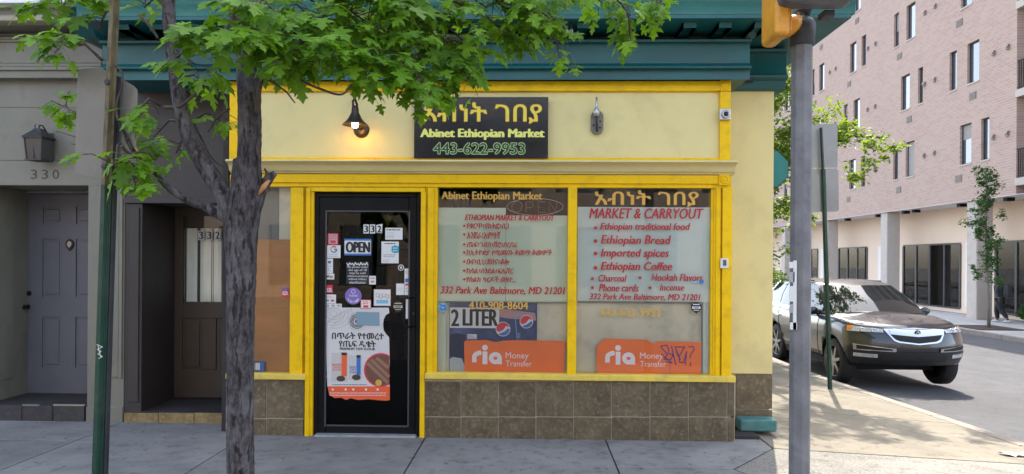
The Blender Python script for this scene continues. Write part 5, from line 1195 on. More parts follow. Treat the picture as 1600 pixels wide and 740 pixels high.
a, b = path([(386, 350, 30), (398, 320, 26), (408, 296, 20), (420, 280, 15), (430, 270, 8)]); trk.tube(a, b, 10)
a, b = path([(404, 300, 12), (413, 285, 9), (417, 272, 6), (412, 262, 2)]); trk.tube(a, b, 8)
a, b = path([(370, 345, 28), (345, 335, 20), (318, 322, 15), (290, 312, 12), (262, 293, 10, -.02), (240, 268, 8.5, -.04), (222, 250, 7, -.05), (205, 232, 6, -.06), (193, 205, 6, -.08), (186, 190, 5, -.1)]); trk.tube(a, b, 9)
tk = trk.build('trunk', M['bark'], mt, smooth=True)
rm = tk.modifiers.new('remesh', 'REMESH'); rm.mode = 'VOXEL'; rm.voxel_size = .0065; rm.use_smooth_shade = True
tx = bpy.data.textures.new('bark relief', 'CLOUDS'); tx.noise_scale = .035; tx.noise_depth = 3
dm = tk.modifiers.new('relief', 'DISPLACE'); dm.texture = tx; dm.strength = .008; dm.mid_level = .5; dm.texture_coords = 'LOCAL'
MB().tube([P(404, 305, YT - .035), P(412, 292, YT - .045), P(421, 282, YT - .03)], [.004, .014, .006], 7).build('torn_wood', M['torn_wood'], mt, smooth=True)
MB().tube([P(212, 232, YT - .075), P(222, 250, YT - .085), P(238, 272, YT - .065)], [.004, .012, .004], 7).build('torn_wood', M['torn_wood'], mt, smooth=True)
# leafy sprays: (cx, cy, rx, ry, leaves, depth offset, anchor px)
SPR = [
 (95, 12, 75, 26, 34, .0, (175, -30)), (105, 75, 45, 20, 22, -.1, (160, 95)), (95, 165, 26, 34, 20, .35, (160, 225)), (215, 175, 34, 20, 16, -.2, (250, 165)), (180, 262, 58, 26, 30, -.25, (188, 225)), (215, 300, 18, 14, 6, -.25, (200, 285)),
 (225, 12, 36, 22, 12, .1, (262, 10)), (330, 72, 58, 38, 38, -.35, (270, 60)), (300, 105, 55, 30, 20, -.25, (275, 90)), (385, 50, 45, 45, 40, -.4, (380, 30)), (430, 68, 55, 45, 50, -.2, (395, 40)),
 (500, 40, 80, 60, 95, .0, (400, -20)), (500, 100, 75, 38, 75, -.15, (420, 30)), (580, 40, 75, 60, 95, .1, (420, -40)), (585, 112, 70, 40, 70, .0, (450, 30)), (660, 40, 75, 60, 85, .3, (500, -40)), (655, 105, 55, 50, 60, .15, (560, 40)), (708, 112, 48, 38, 42, .35, (620, 60)), (662, 142, 26, 30, 20, .1, (620, 90)),
 (730, 70, 60, 50, 60, .4, (600, -20)), (800, 20, 80, 40, 70, .5, (650, -60)), (860, 30, 55, 34, 48, .5, (700, -60)), (795, 58, 50, 22, 26, .5, (700, 0)), (880, 85, 26, 18, 9, .6, (830, 30)), (940, 5, 50, 22, 26, .7, (850, -60)), (985, 25, 32, 28, 22, .7, (900, -50)), (1040, 10, 42, 20, 24, .7, (950, -60)), (985, 62, 14, 18, 6, .7, (980, 20)),
 (240, 215, 40, 30, 12, .3, (290, 190)), (275, 240, 30, 25, 7, .3, (300, 215)), (345, 190, 22, 30, 10, .3, (300, 190)), (330, 145, 40, 22, 7, .1, (280, 120)), (155, 45, 20, 20, 5, 0, (175, 20)),
 (350, -60, 150, 50, 70, .0, (380, -100)), (600, -80, 200, 60, 110, .2, (400, -150)), (850, -70, 150, 50, 60, .5, (600, -150)), (150, -70, 120, 40, 40, 0, (250, -80)), (450, -160, 260, 60, 90, .1, (385, -160)),
 (520, 20, 70, 40, 55, .45, (400, -20)), (668, 160, 20, 18, 12, .2, (640, 110)), (760, 12, 70, 26, 34, .5, (640, -40)), (640, 12, 90, 30, 40, .1, (520, -60)), (870, 10, 50, 20, 22, .6, (800, -40)), (430, 20, 50, 30, 26, -.3, (395, 10)), (620, 60, 70, 50, 50, .55, (450, -20)), (440, 110, 45, 25, 20, .35, (395, 80)), (750, 100, 30, 35, 16, .5, (700, 60)), (735, 130, 22, 14, 8, .4, (700, 90)),
]
r = random.Random(31); leaves = []; twigs = MB()
for (cx, cy, rx, ry, n, dy, anc) in SPR:
    yc = YT + dy; C_ = P(cx, cy, yc); A_ = P(anc[0], anc[1], YT + dy * .5); s = (yc - CAM.y) / F
    mid = (A_ + C_) / 2 + Vector((0, 0, .05)); n = int(n * 1.25)
    twigs.tube([A_, mid, C_], [.008, .006, .004], 6)
    ends = []
    for k in range(max(3, n // 6)):
        th = r.uniform(0, 2 * math.pi); q = r.uniform(.3, .9); e = C_ + Vector((math.cos(th) * rx * s * q, r.uniform(-.22, .22), math.sin(th) * ry * s * q))
        st = mid.lerp(C_, r.uniform(.1, 1.)); m2 = (st + e) / 2 + Vector((0, 0, .03)); twigs.tube([st, m2, e], [.0035, .0025, .0015], 4, False); ends += [(st, m2, e)]
    for k in range(n):
        st, m2, e = r.choice(ends); t = r.uniform(.35, 1.); node = (st.lerp(m2, t * 2) if t < .5 else m2.lerp(e, t * 2 - 1))
        out = Vector((r.gauss(0, .8), r.gauss(-.45, .7), r.gauss(-.25, .25))) + (e - C_).normalized() * .8
        out.z = min(out.z, .15); out.normalize()
        pet = r.uniform(.03, .09); base = node + out * pet + Vector((0, 0, -.01))
        # keep inside the spray outline
        dx, dz = (base.x - C_.x) / (rx * s), (base.z - C_.z) / (ry * s); l = math.hypot(dx, dz)
        if l > 1.0: base = Vector((C_.x + (base.x - C_.x) / l, base.y, C_.z + (base.z - C_.z) / l)); node = base - out * pet
        tip = Vector((out.x, out.y, out.z - r.uniform(.25, 1.1))); nrm = Vector((r.gauss(0, .3), r.gauss(-.45, .35), 1.0)) + out * .5
        X, Y_, Z = frame(tip, nrm); size = r.uniform(.052, .098)
        leaves.append((base, X, Y_, Z, size, r.randrange(4), node))
twigs_o = twigs.build('twigs', M['twig'], mt, smooth=True); twigs_o['kind'] = 'stuff'
bare = MB()
for pts in ([(258, 168, 6, -.05), (285, 166, 6, -.1), (305, 150, 4, -.15), (325, 125, 3, -.2)], [(250, 60, 4, -.1), (232, 38, 5, -.12), (215, 22, 3, -.12)], [(400, 140, 8, .0), (403, 175, 9, -.05), (412, 125, 6, -.1), (440, 140, 3, -.1), (462, 162, 2, -.1)],
            [(360, 170, 4, 0), (345, 180, 3, 0), (322, 205, 2, .1)], [(405, 215, 6, -.02), (400, 235, 5, -.05), (408, 250, 2, -.05)], [(350, 30, 6, 0), (362, 80, 5, 0), (358, 0, 7, 0), (345, -60, 5, 0)], [(185, 190, 5, -.1), (184, 150, 4, -.1), (188, 110, 3, -.1), (150, 88, 2, -.1)],
            [(300, 190, 5, .1), (325, 240, 3, .15), (350, 262, 2, .2)], [(190, 228, 6, -.25), (205, 240, 5, -.2), (228, 238, 4, -.15), (240, 250, 3, -.1)], [(470, 125, 3, -.1), (500, 140, 4, -.1), (530, 148, 3, -.1), (550, 132, 2, -.1)], [(160, 228, 3, .2), (120, 215, 2, .25), (85, 205, 1.5, .3)], [(160, 232, 3, .2), (110, 225, 1.5, .25)]):
    a, b = path(pts, wig=.02); MB().tube(a, b, 6).build('branch', M['twig'], mt, smooth=True)
# nearest big leaves become parts, the rest one mass
leaves.sort(key=lambda l: -l[4] / max(.5, (l[0].y - CAM.y)) * (1 if (l[0] - CAM).normalized().z < .36 else .1))
lmesh = []
for k, (vs, fs_) in enumerate(LEAVES):
    me = bpy.data.meshes.new('leaf'); me.from_pydata(vs, [], fs_); me.materials.append(M['leaf']); me.update(); lmesh.append(me)
for (base, X, Y_, Z, s, k, node) in leaves[:300]:
    o = bpy.data.objects.new('leaf', lmesh[k]); COL.objects.link(o); o.parent = mt; o.matrix_parent_inverse = pinv(mt)
    m4 = Matrix((X, Y_, Z)).transposed().to_4x4() @ Matrix.Scale(s, 4); m4.translation = base; o.matrix_basis = m4
mb = MB(); pt = MB()
for i, (base, X, Y_, Z, s, k, node) in enumerate(leaves):
    pt.tube([node, (node + base) / 2 + Vector((0, 0, .004)), base], .0011, 3, False)
    if i >= 300:
        vs, fs_ = LEAVES[k]; mb.add([base + (X * v[0] + Y_ * v[1] + Z * v[2]) * s for v in vs], fs_)
tag(mb.build('foliage', M['leaf'], mt, fixn=False), None, kind='stuff'); tag(pt.build('leaf_stalks', mat('green leaf stalk', (.12, .16, .05), .6, .1, 5, 0), mt, fixn=False), None, kind='stuff')

def bushy(root, blobs, n, size, m, seed=1, name='crown', droop=.4):
    """small folded leaves spread through clumps; uneven outline with gaps"""
    r = random.Random(seed); mb = MB(); tot = sum(b[3] ** 2 for b in blobs)
    for (x, y, z, rr_) in blobs:
        k = int(n * rr_ ** 2 / tot); sub = [(Vector((r.gauss(0, 1), r.gauss(0, 1), r.gauss(0, .8))).normalized() * r.uniform(.35, 1) * rr_, r.uniform(.22, .42) * rr_) for _ in range(9)]
        for _ in range(k):
            c, q = r.choice(sub); p = Vector((x, y, z)) + c + Vector((r.gauss(0, 1), r.gauss(0, 1), r.gauss(0, .8))) * q * .6
            tip = Vector((r.gauss(0, 1), r.gauss(0, 1), -droop + r.gauss(0, .4))); X, Y_, Z = frame(tip, Vector((r.gauss(0, .5), r.gauss(0, .5), 1))); s = size * r.uniform(.6, 1.2)
            mb.add([p, p + Y_ * s * .5 + X * s * .36 + Z * s * .1, p + Y_ * s, p + Y_ * s * .5 - X * s * .36 + Z * s * .1], [(0, 1, 2), (0, 2, 3)])
    o = mb.build(name, m, root, fixn=False); o['kind'] = 'stuff'; return o
# sunlit street tree beside the shop, beyond the corner
st = thing('street_tree', (4.15, 8.2, -.28), 'sunlit yellow green street tree reaching out from behind the cream corner wall', 'tree')
tb = MB(); tb.tube([(4.15, 8.2, -.3), (4.2, 8.2, 1.2), (4.15, 8.3, 2.6), (4.3, 8.1, 4.4), (4.1, 8.2, 6.0)], [.15, .12, .11, .07, .03], 12)
LIM = [[(4.15, 8.3, 2.6), (5.2, 8.0, 3.6), (6.4, 7.8, 4.15), (7.1, 7.7, 4.1)], [(4.2, 8.2, 3.4), (3.4, 7.6, 4.4), (2.8, 7.0, 5.2)], [(4.2, 8.2, 2.3), (5.0, 8.4, 2.7), (5.9, 8.4, 3.0)], [(4.25, 8.1, 4.0), (4.9, 9, 5.2), (5.2, 9.5, 6)], [(4.17, 8.2, 1.7), (4.7, 7.9, 1.9), (5.0, 7.7, 1.7)], [(4.2, 8.1, 4.6), (4.6, 7.0, 6.0), (4.8, 6.4, 7.1)]]
for l in LIM: tb.tube(l, [.06, .045, .03, .015][:len(l)] if len(l) == 4 else [.05, .03, .012], 8)
tb.build('trunk', M['bark'], st, smooth=True)
bl_ = [(4.6, 8.0, 4.0, .95), (5.2, 8.0, 4.1, .7), (5.9, 7.8, 4.4, .6), (6.4, 7.8, 4.1, .5), (6.9, 7.7, 4.0, .38), (6.6, 7.7, 3.5, .32), (5.6, 8.2, 3.0, .5), (5.1, 8.1, 2.7, .5), (4.6, 8, 2.3, .6), (4.9, 7.8, 1.6, .45), (4.6, 7.8, 1.1, .35), (5.6, 8.4, 2.6, .35), (3.6, 7.8, 4.6, 1.0), (4.4, 8.6, 5.6, 1.1), (5.4, 8.8, 5.6, .8), (3.0, 7.2, 5.4, .8), (5.0, 8, 3.3, .6), (3.8, 8.2, 3.2, .8), (4.7, 6.2, 7.2, .7), (5.5, 6.4, 7.4, .55), (3.9, 6.3, 7.3, .75), (6.3, 6.3, 7.2, .4), (3.6, 7.3, 6.4, .75), (5.0, 6.9, 6.9, .5), (6.9, 6.2, 7.3, .28)]
bushy(st, bl_, 21000, .10, M['leaf_bg'], 3)
# second tree further up the side street
st2 = thing('street_tree', (4.2, 15.5, -.33), 'farther green street tree filling the gap behind the sunlit one', 'tree')
tb = MB(); tb.tube([(4.2, 15.5, -.35), (4.25, 15.5, 2), (4.2, 15.6, 4), (4.3, 15.4, 7)], [.16, .13, .10, .03], 10); tb.tube([(4.22, 15.5, 2.5), (6, 15.2, 4), (7.2, 15, 4.6)], [.06, .04, .015], 7); tb.build('trunk', M['bark'], st2, smooth=True)
bushy(st2, [(4.4, 15.5, 4.0, 1.4), (6, 15.3, 4.2, 1.1), (7.0, 15.2, 4.4, .7), (5.5, 15.5, 2.6, 1.0), (4.5, 15.5, 6.3, 1.5), (6.3, 15.4, 6.2, 1.2), (6.6, 15.2, 2.9, .6), (7.6, 15, 1.2, .45)], 9000, .13, M['leaf_young'], 8)
# young tree on the far sidewalk
yt = thing('young_tree', (16.2, 18.45, -.65), 'slender young tree in a mulch pit on the far sidewalk', 'tree')
xt = 16.2; tb = MB(); tb.tube([(xt, 18.45, -.7), (xt - .03, 18.45, .6), (xt - .12, 18.45, 2.2), (xt - .1, 18.45, 4.6)], [.055, .045, .035, .01], 8)
r = random.Random(6); bl_ = []
for k in range(26):
    z = 1.0 + 3.9 * (k / 25) ** .9; wd = .62 * (1 - ((z - 2.6) / 2.9) ** 2) + .05; wd = max(.12, wd); an = r.uniform(0, 6.28); q = r.uniform(.2, .8) * wd
    bl_.append((xt - .08 + math.cos(an) * q, 18.45 + math.sin(an) * q, z, .20 + .12 * r.random())); tb.tube([(xt - .08, 18.45, z - .35), bl_[-1][:3]], [.012, .005], 4, False)
tb.build('trunk', M['concrete_col'] if 0 else bark_mat('young grey bark', (.20, .17, .15), (.30, .26, .22), (.33, .30, .27)), yt, smooth=True)
bushy(yt, bl_, 5200, .085, M['leaf_young'], 5)
for k, (x, y) in enumerate(((19.3, 20.8),)):
    sb = thing('shrub', (x, y, -.67), ('small green shrub by the shop windows under the brick building', 'second small shrub nearer the right edge under the brick building')[k], 'shrub')
    bushy(sb, [(x, y, -.35, .35), (x + .1, y + .4, -.35, .3), (x, y - .35, -.4, .28), (x, y + .1, -.1, .2)], 900, .12, M['leaf_young'], 11 + k, 'foliage', -.6)

# ================================================================== PARKED CAR
CXc, CYc = 6.22, 4.93; CZ = -.475
car = thing('parked_car', (CXc, CYc + 2.4, CZ), 'dark grey parked sport utility car with silver grille facing the corner', 'car')
paint = NT('dark grey metallic car paint'); v_ = paint.coord(); nz = paint.noise(v_, 900, 1)
paint.l(paint.mix(paint.ramp(nz, [(.4, 0.), (.6, 1.)]), (.014, .016, .020), (.030, .033, .040)), paint.b.inputs['Base Color']); paint.b.inputs['Metallic'].default_value = .5; paint.b.inputs['Roughness'].default_value = .28; paint.b.inputs['Coat Weight'].default_value = 1.; paint.b.inputs['Coat Roughness'].default_value = .03
paint.l(paint.bump(paint.noise(v_, 2.2, 2), .03, .02), paint.b.inputs['Normal'])
PAINT = paint.m
def interp(t, tab):
    for i in range(len(tab) - 1):
        if t <= tab[i + 1][0]:
            a, b = tab[i], tab[i + 1]; k = cl((t - a[0]) / (b[0] - a[0]), 0, 1); k = k * k * (3 - 2 * k) * .5 + k * .5; return a[1] + (b[1] - a[1]) * k
    return tab[-1][1]
LEN = 4.85
def ztop_(y): return interp(y, [(0, 1.02), (.35, 1.08), (1.15, 1.16), (2.0, 1.13), (4.2, 1.17), (4.85, 1.12)])
def zbot_(y): return interp(y, [(0, .42), (.6, .30), (4.2, .27), (4.85, .40)])
def WW(t): return interp(t, [(0, .90), (.25, .975), (.55, .995), (.82, .985), (.93, .96), (1, .90)])
def FYc(t): return interp(t, [(0, .12), (.22, .03), (.5, .0), (.75, .04), (.92, .10), (1, .22)])
def frontpt(a, t):  # a in -1..1
    w_ = WW(t) * .985; y = FYc(t) + .42 * abs(a) ** 2.6; z = zbot_(y) + (ztop_(y) - zbot_(y)) * t; return Vector((a * w_ * (1 - .02 * abs(a) ** 6), y, z))
def sidept(y, t, sgn_):
    f = cl((y - .45) / .8, 0, 1); bulge = .985 + .015 * f; k = cl((y - 3.6) / 1.25, 0, 1); return Vector((sgn_ * WW(t) * (bulge - .05 * k * k), y, zbot_(y) + (ztop_(y) - zbot_(y)) * t))
def outline_half(t):
    pts = [frontpt(a, t) for a in (0, .2, .4, .6, .75, .87, .95, .99)]
    y0 = pts[-1].y
    for k in range(1, 17): pts.append(sidept(y0 + (LEN - .22 - y0) * k / 16, t, 1))
    w_ = pts[-1].x
    for a in (.97, .85, .6, .3, 0): y = LEN - .10 * abs(a) ** 3 * 1.5 - (.06 + .10 * t * t) + .04; pts.append(Vector((w_ * a, y, zbot_(y) + (ztop_(y) - zbot_(y)) * t)))
    return pts
cb = MB(); TL = [0, .1, .25, .4, .55, .7, .82, .91, .97, 1]; n2 = None
def Cw(p): return (p[0] + CXc, p[1] + CYc, p[2] + CZ)
for t in TL:
    h = outline_half(t); full = h + [Vector((-p.x, p.y, p.z)) for p in reversed(h[1:-1])]; n2 = len(full); cb.v += [Cw(p) for p in full]
for i in range(len(TL) - 1):
    for k in range(n2): k2 = (k + 1) % n2; cb.f.append((i * n2 + k, i * n2 + k2, (i + 1) * n2 + k2, (i + 1) * n2 + k))
def lid(mb, h, crown, off_base, nseg=6):
    """closes a symmetric outline (half list front centre -> rear centre) with crowned cross rows"""
    N = len(h); rows = []
    for j in range(1, N - 1):
        row = []
        for q in range(nseg + 1):
            u = -1 + 2 * q / nseg
            if q == 0: row.append(off_base + (2 * (N - 1) - j))
            elif q == nseg: row.append(off_base + j)
            else:
                cr = crown * (1 - u * u) * (abs(h[j].x) / max(p.x for p in h)) ** 2
                mb.v.append(Cw((h[j].x * u, h[j].y, h[j].z + cr))); row.append(len(mb.v) - 1)
        rows.append(row)
    f0, r0 = off_base, off_base + N - 1
    for q in range(nseg): mb.f.append((f0, rows[0][q + 1], rows[0][q])); mb.f.append((r0, rows[-1][q], rows[-1][q + 1]))
    for i in range(len(rows) - 1):
        for q in range(nseg): mb.f.append((rows[i][q], rows[i][q + 1], rows[i + 1][q + 1], rows[i + 1][q]))
lid(cb, outline_half(1), .075, (len(TL) - 1) * n2)
cb.f.append(tuple(range(n2)))
cb.v = [tuple(v) for v in cb.v]
body = cb.build('body', PAINT, car, smooth=True)
sb_ = body.modifiers.new('sub', 'SUBSURF'); sb_.levels = 1; sb_.render_levels = 1
AX1, AX2 = .93, 3.69; WR = .385
cutm = MB()
for ay in (AX1, AX2):
    for sx in (-1, 1): cutm.lathe([(WR + .055, 0), (WR + .055, .34)], Cw((sx * 1.06 - (.34 if sx > 0 else 0) + (0), ay, WR + .01)), 'X', 32)
cut_o = cutm.build('wheel_well', M['rubber'], None)
bo_ = body.modifiers.new('arches', 'BOOLEAN'); bo_.object = cut_o; bo_.solver = 'EXACT'
bpy.context.view_layer.update()
dg = bpy.context.evaluated_depsgraph_get(); me = bpy.data.meshes.new_from_object(body.evaluated_get(dg)); body.modifiers.clear(); body.data = me
bpy.data.objects.remove(cut_o)
# greenhouse
def GW(v): return interp(v, [(0, .90), (.5, .80), (.9, .69), (1, .62)])
def GZ(v): return interp(v, [(0, 1.12), (.5, 1.42), (.9, 1.665), (1, 1.71)])
def GF(v): return interp(v, [(0, 1.05), (.5, 1.52), (.9, 1.95), (1, 2.15)])
def GR(v): return interp(v, [(0, 4.80), (.5, 4.66), (.9, 4.42), (1, 4.25)])
def gfront(a, v): return Vector((a * GW(v), GF(v) + .24 * abs(a) ** 2.4, GZ(v)))
def gside(b, v, s): y0, y1 = GF(v) + .24, GR(v) - .12; y = y0 + (y1 - y0) * b; return Vector((s * (GW(v) + .03 * math.sin(math.pi * b)), y, GZ(v)))
def ghalf(v):
    pts = [gfront(a, v) for a in (0, .3, .55, .75, .9)] + [gside(b, v, 1) for b in [0] + [k / 10 for k in range(1, 10)] + [1]]
    w_ = pts[-1].x; pts += [Vector((w_ * a, GR(v) - .12 * a ** 3, GZ(v))) for a in (.9, .6, .3, 0)]; return pts
gb = MB(); VL = [0, .25, .5, .7, .85, .93, 1]
for v in VL:
    h = ghalf(v); gb.v += [Cw(p) for p in h + [Vector((-p.x, p.y, p.z)) for p in reversed(h[1:-1])]]
ng = len(gb.v) // len(VL)
for i in range(len(VL) - 1):
    for k in range(ng): k2 = (k + 1) % ng; gb.f.append((i * ng + k, i * ng + k2, (i + 1) * ng + k2, (i + 1) * ng + k))
lid(gb, ghalf(1), .05, (len(VL) - 1) * ng)
gho = gb.build('roof', PAINT, car, smooth=True)
def patch(fn, us, vs, off, m, name, parent, thick=0.):
    mb = MB(); nu, nv = len(us), len(vs); e = 1e-3
    for u in us:
        for v in vs:
            p = fn(u, v); n = (fn(u + e, v) - fn(u - e, v)).cross(fn(u, v + e) - fn(u, v - e)); n.normalize()
            c = Vector((0, 2.6, .9)); 
            if n.dot(p - c) < 0: n = -n
            mb.v.append(Cw(p + n * off))
    for i in range(nu - 1):
        for j in range(nv - 1): mb.f.append((i * nv + j, (i + 1) * nv + j, (i + 1) * nv + j + 1, i * nv + j + 1))
    return mb.build(name, m, parent, smooth=True)
ls = lambda a, b, n: [a + (b - a) * k / (n - 1) for k in range(n)]
patch(lambda a, v: gfront(a, v), ls(-.93, .93, 15), ls(.06, .88, 8), .006, M['car_glass'], 'windscreen', car)
patch(lambda a, v: gfront(a, v), ls(-.93, .93, 15), ls(.01, .065, 2), .008, M['car_black'] if 'car_black' in M else M['rubber'], 'cowl', car)
for s in (-1, 1):
    patch(lambda b, v: gside(b, v, s), ls(.015, .34, 6), ls(.16, .86, 6), .007, M['car_glass'], 'side_window', car)
    patch(lambda b, v: gside(b, v, s), ls(.37, .66, 6), ls(.16, .86, 6), .007, M['car_glass'], 'side_window', car)
    patch(lambda b, v: gside(b, v, s), ls(.69, .95, 6), ls(.20, .84, 6), .007, M['car_glass'], 'side_window', car)
    patch(lambda b, v: gside(b, v, s), ls(.0, .97, 12), ls(.10, .145, 2), .012, M['chrome'], 'window_trim', car)
    MB().tube([Cw(gside(b, .97, s) + Vector((0, 0, .03))) for b in ls(.1, .9, 8)], .014, 6).build('roof_rail', M['car_black'], car, smooth=True)
    # mirror
    mo = Vector((s * 1.02, 1.72, 1.20)); mm = MB(); 
    mm.lathe([(.02, -.06), (.075, -.05), (.095, 0), (.085, .04), (.02, .055)], (0, 0, 0), 'Y', 14)
    mm.v = [Cw((mo.x + v[0] * 1.35, mo.y + v[1], mo.z + v[2] * .85)) for v in mm.v]; mr_ = mm.build('mirror', PAINT, car, smooth=True)
    MB().tube([Cw((s * .9, 1.74, 1.14)), Cw((s * 1.0, 1.73, 1.17))], .025, 8).build('mirror_arm', M['car_black'], mr_)
    # doors gaps as thin dark seams and handles
    for yy in (1.52, 2.62, 3.55):
        sm = MB(); pts = [Cw(sidept(yy - (.25 * (1 - t) if yy > 3 else 0), t, s) + Vector((s * .002, 0, 0))) for t in ls(.15, .98, 10)]; sm.tube(pts, .004, 4, False); sm.build('door_seam', M['rubber'], car)
    for yy in (2.4, 3.4): MB().tube([Cw(sidept(yy, .80, s) + Vector((s * .02, 0, 0))), Cw(sidept(yy + .2, .80, s) + Vector((s * .02, 0, 0)))], .013, 6).build('door_handle', M['chrome'], car, smooth=True)
    patch(lambda y, t: sidept(y, t, s), ls(1.42, 3.2, 12), ls(.0, .14, 3), .012, M['car_black'], 'side_cladding', car)
    # wheels
    for wi, ay in enumerate((AX1, AX2)):
        c = Cw((s * .965, ay, WR)); wh = MB()
        wh.lathe([(.27, -.115 * 1), (.36, -.115), (.383, -.09), (.386, 0), (.383, .09), (.36, .112), (.27, .115)], c, 'X', 36, False)
        wh.v = [(v[0] - s * .115, v[1], v[2]) for v in wh.v]
        w_o = wh.build('tyre', M['rubber'], car, smooth=True); xo = c[0]
        rimm = MB(); rimm.lathe([(.265, 0), (.262, -.0), (.25, -s * .03), (.10, -s * .05), (.03, -s * .02), (.001, -s * .015)] if 0 else [(.275, -s * .002), (.262, -s * .006), (.255, -s * .05)], (xo - s * .001, c[1], c[2]), 'X', 36, False); 
        for q in range(7):
            an = 2 * math.pi * q / 7 + .2; d = Vector((0, math.cos(an), math.sin(an))); tn = Vector((0, -math.sin(an), math.cos(an))); cc = Vector((xo - s * .02, c[1], c[2]))
            a_, b_ = cc + d * .04, cc + d * .265 + Vector((s * .012, 0, 0)); X_ = Vector((s * .012, 0, 0))
            rimm.add([a_ + tn * .032 + X_, a_ - tn * .032 + X_, b_ - tn * .022 + X_, b_ + tn * .022 + X_, a_ + tn * .032 - X_, a_ - tn * .032 - X_, b_ - tn * .022 - X_, b_ + tn * .022 - X_], [(0, 1, 2, 3), (4, 5, 6, 7), (0, 1, 5, 4), (1, 2, 6, 5), (2, 3, 7, 6), (3, 0, 4, 7)])
        rimm.lathe([(.055, -s * .012), (.05, s * .0), (.001, s * .004)], (xo - s * .005, c[1], c[2]), 'X', 16)
        rimm.build('rim', M['rim'], w_o); MB().lathe([(.255, 0), (.255, .01)], (xo - s * .07, c[1], c[2]), 'X', 30).build('brake_shadow', M['car_black'], w_o)
# front details follow the nose surface
def zfr(a, z):                       # nose point at side fraction a and height z
    y = FYc(.5) + .42 * abs(a) ** 2.6; lo, hi = 0, 1
    for _ in range(14):
        m_ = (lo + hi) / 2
        if frontpt(a, m_).z < z: lo = m_
        else: hi = m_
    return frontpt(a, (lo + hi) / 2)
def band(al, ar, zlo, zhi, off, m, name, n=12, nz=3):
    mb = MB()
    for i in range(n):
        a = al + (ar - al) * i / (n - 1); u = i / (n - 1)
        z0, z1 = (zlo(u) if callable(zlo) else zlo), (zhi(u) if callable(zhi) else zhi)
        for j in range(nz): p = zfr(a, z0 + (z1 - z0) * j / (nz - 1)); mb.v.append(Cw((p.x, p.y - off, p.z)))
    for i in range(n - 1):
        for j in range(nz - 1): mb.f.append((i * nz + j, (i + 1) * nz + j, (i + 1) * nz + j + 1, i * nz + j + 1))
    return mb.build(name, m, car, smooth=True)
band(-.985, .985, .43, .655, .008, M['car_black'], 'lower_bumper', 26)
band(-.50, .50, lambda u: .50, lambda u: .60, .014, M['rubber'], 'lower_intake', 12)
for s in (-1, 1):
    band(s * .99, s * .52, lambda u: .955 + .0 * u, lambda u: 1.045 - .035 * u, .010, M['headlamp'], 'headlight', 10)
    band(s * .995, s * (.925 if s < 0 else .97), .975, 1.045, .014, M['amber'], 'side_marker', 5)
    for cx_, rr_ in ((.80, .04), (.66, .036)):
        p = zfr(s * cx_, .99); MB().lathe([(rr_, 0), (rr_ * .9, -.012), (rr_ * .5, -.004), (.001, -.002)], Cw((p.x, p.y - .012, p.z)), 'Y', 16).build('lamp_lens', M['chrome'], car, smooth=True)
    band(s * .93, s * .36, lambda u: .655, lambda u: .755 - .045 * u, .010, M['chrome'], 'intake_trim', 10)
    band(s * .89, s * .42, lambda u: .672, lambda u: .738 - .043 * u, .015, M['rubber'], 'intake', 10)
    band(s * .93, s * .62, .545, .605, .014, M['headlamp'], 'fog_light', 6)
gt_ = lambda u: .80 + .16 * abs(2 * u - 1) ** 1.0
band(-.51, .51, lambda u: .775 + .05 * abs(2 * u - 1) + max(0, abs(2 * u - 1) - .72) * .62, lambda u: 1.035 - .02 * abs(2 * u - 1), .012, M['chrome'], 'grille_surround', 17)
band(-.42, .42, lambda u: .800 + .045 * abs(2 * u - 1) + max(0, abs(2 * u - 1) - .8) * .4, lambda u: .895 + .035 * abs(2 * u - 1), .020, M['rubber'], 'grille_opening', 15)
band(-.43, .43, lambda u: .90 + .035 * abs(2 * u - 1), lambda u: 1.012, .019, M['chrome'], 'grille_bar', 15)
p = zfr(0, .965); em = MB(); 
em.lathe([(.052, 0), (.052, -.006), (.044, -.007)], Cw((p.x, p.y - .022, p.z)), 'Y', 22)
em.build('emblem', M['chrome'], car)
MB().lathe([(.044, 0), (.044, -.001)], Cw((p.x, p.y - .0295, p.z)), 'Y', 22).build('emblem_field', M['rubber'], car)
MB().tube([Cw((-.028, p.y - .035, p.z - .036)), Cw((-.004, p.y - .035, p.z + .036))], .006, 5).tube([Cw((.028, p.y - .035, p.z - .036)), Cw((.004, p.y - .035, p.z + .036))], .006, 5).tube([Cw((-.02, p.y - .036, p.z - .004)), Cw((.02, p.y - .036, p.z - .004))], .005, 5).build('emblem_mark', M['chrome'], car)
MB().tube([Cw(frontpt(a, .955) + Vector((0, -.004, .0))) for a in ls(-.97, .97, 25)], .005, 4, False).build('hood_seam', M['rubber'], car)
for s in (-1, 1):
    pts = [Vector((s * .1, 1.0, 1.205)), Vector((s * .45, 1.08, 1.21)), Vector((s * .78, 1.2, 1.19))]; MB().tube([Cw(q) for q in pts], .009, 5).build('wiper', M['rubber'], car)
MB().box(*[v for v in (CXc - .72, CXc + .72, CYc + .9, CYc + 4.4, CZ + .24, CZ + .36)]).build('underbody', M['rubber'], car)

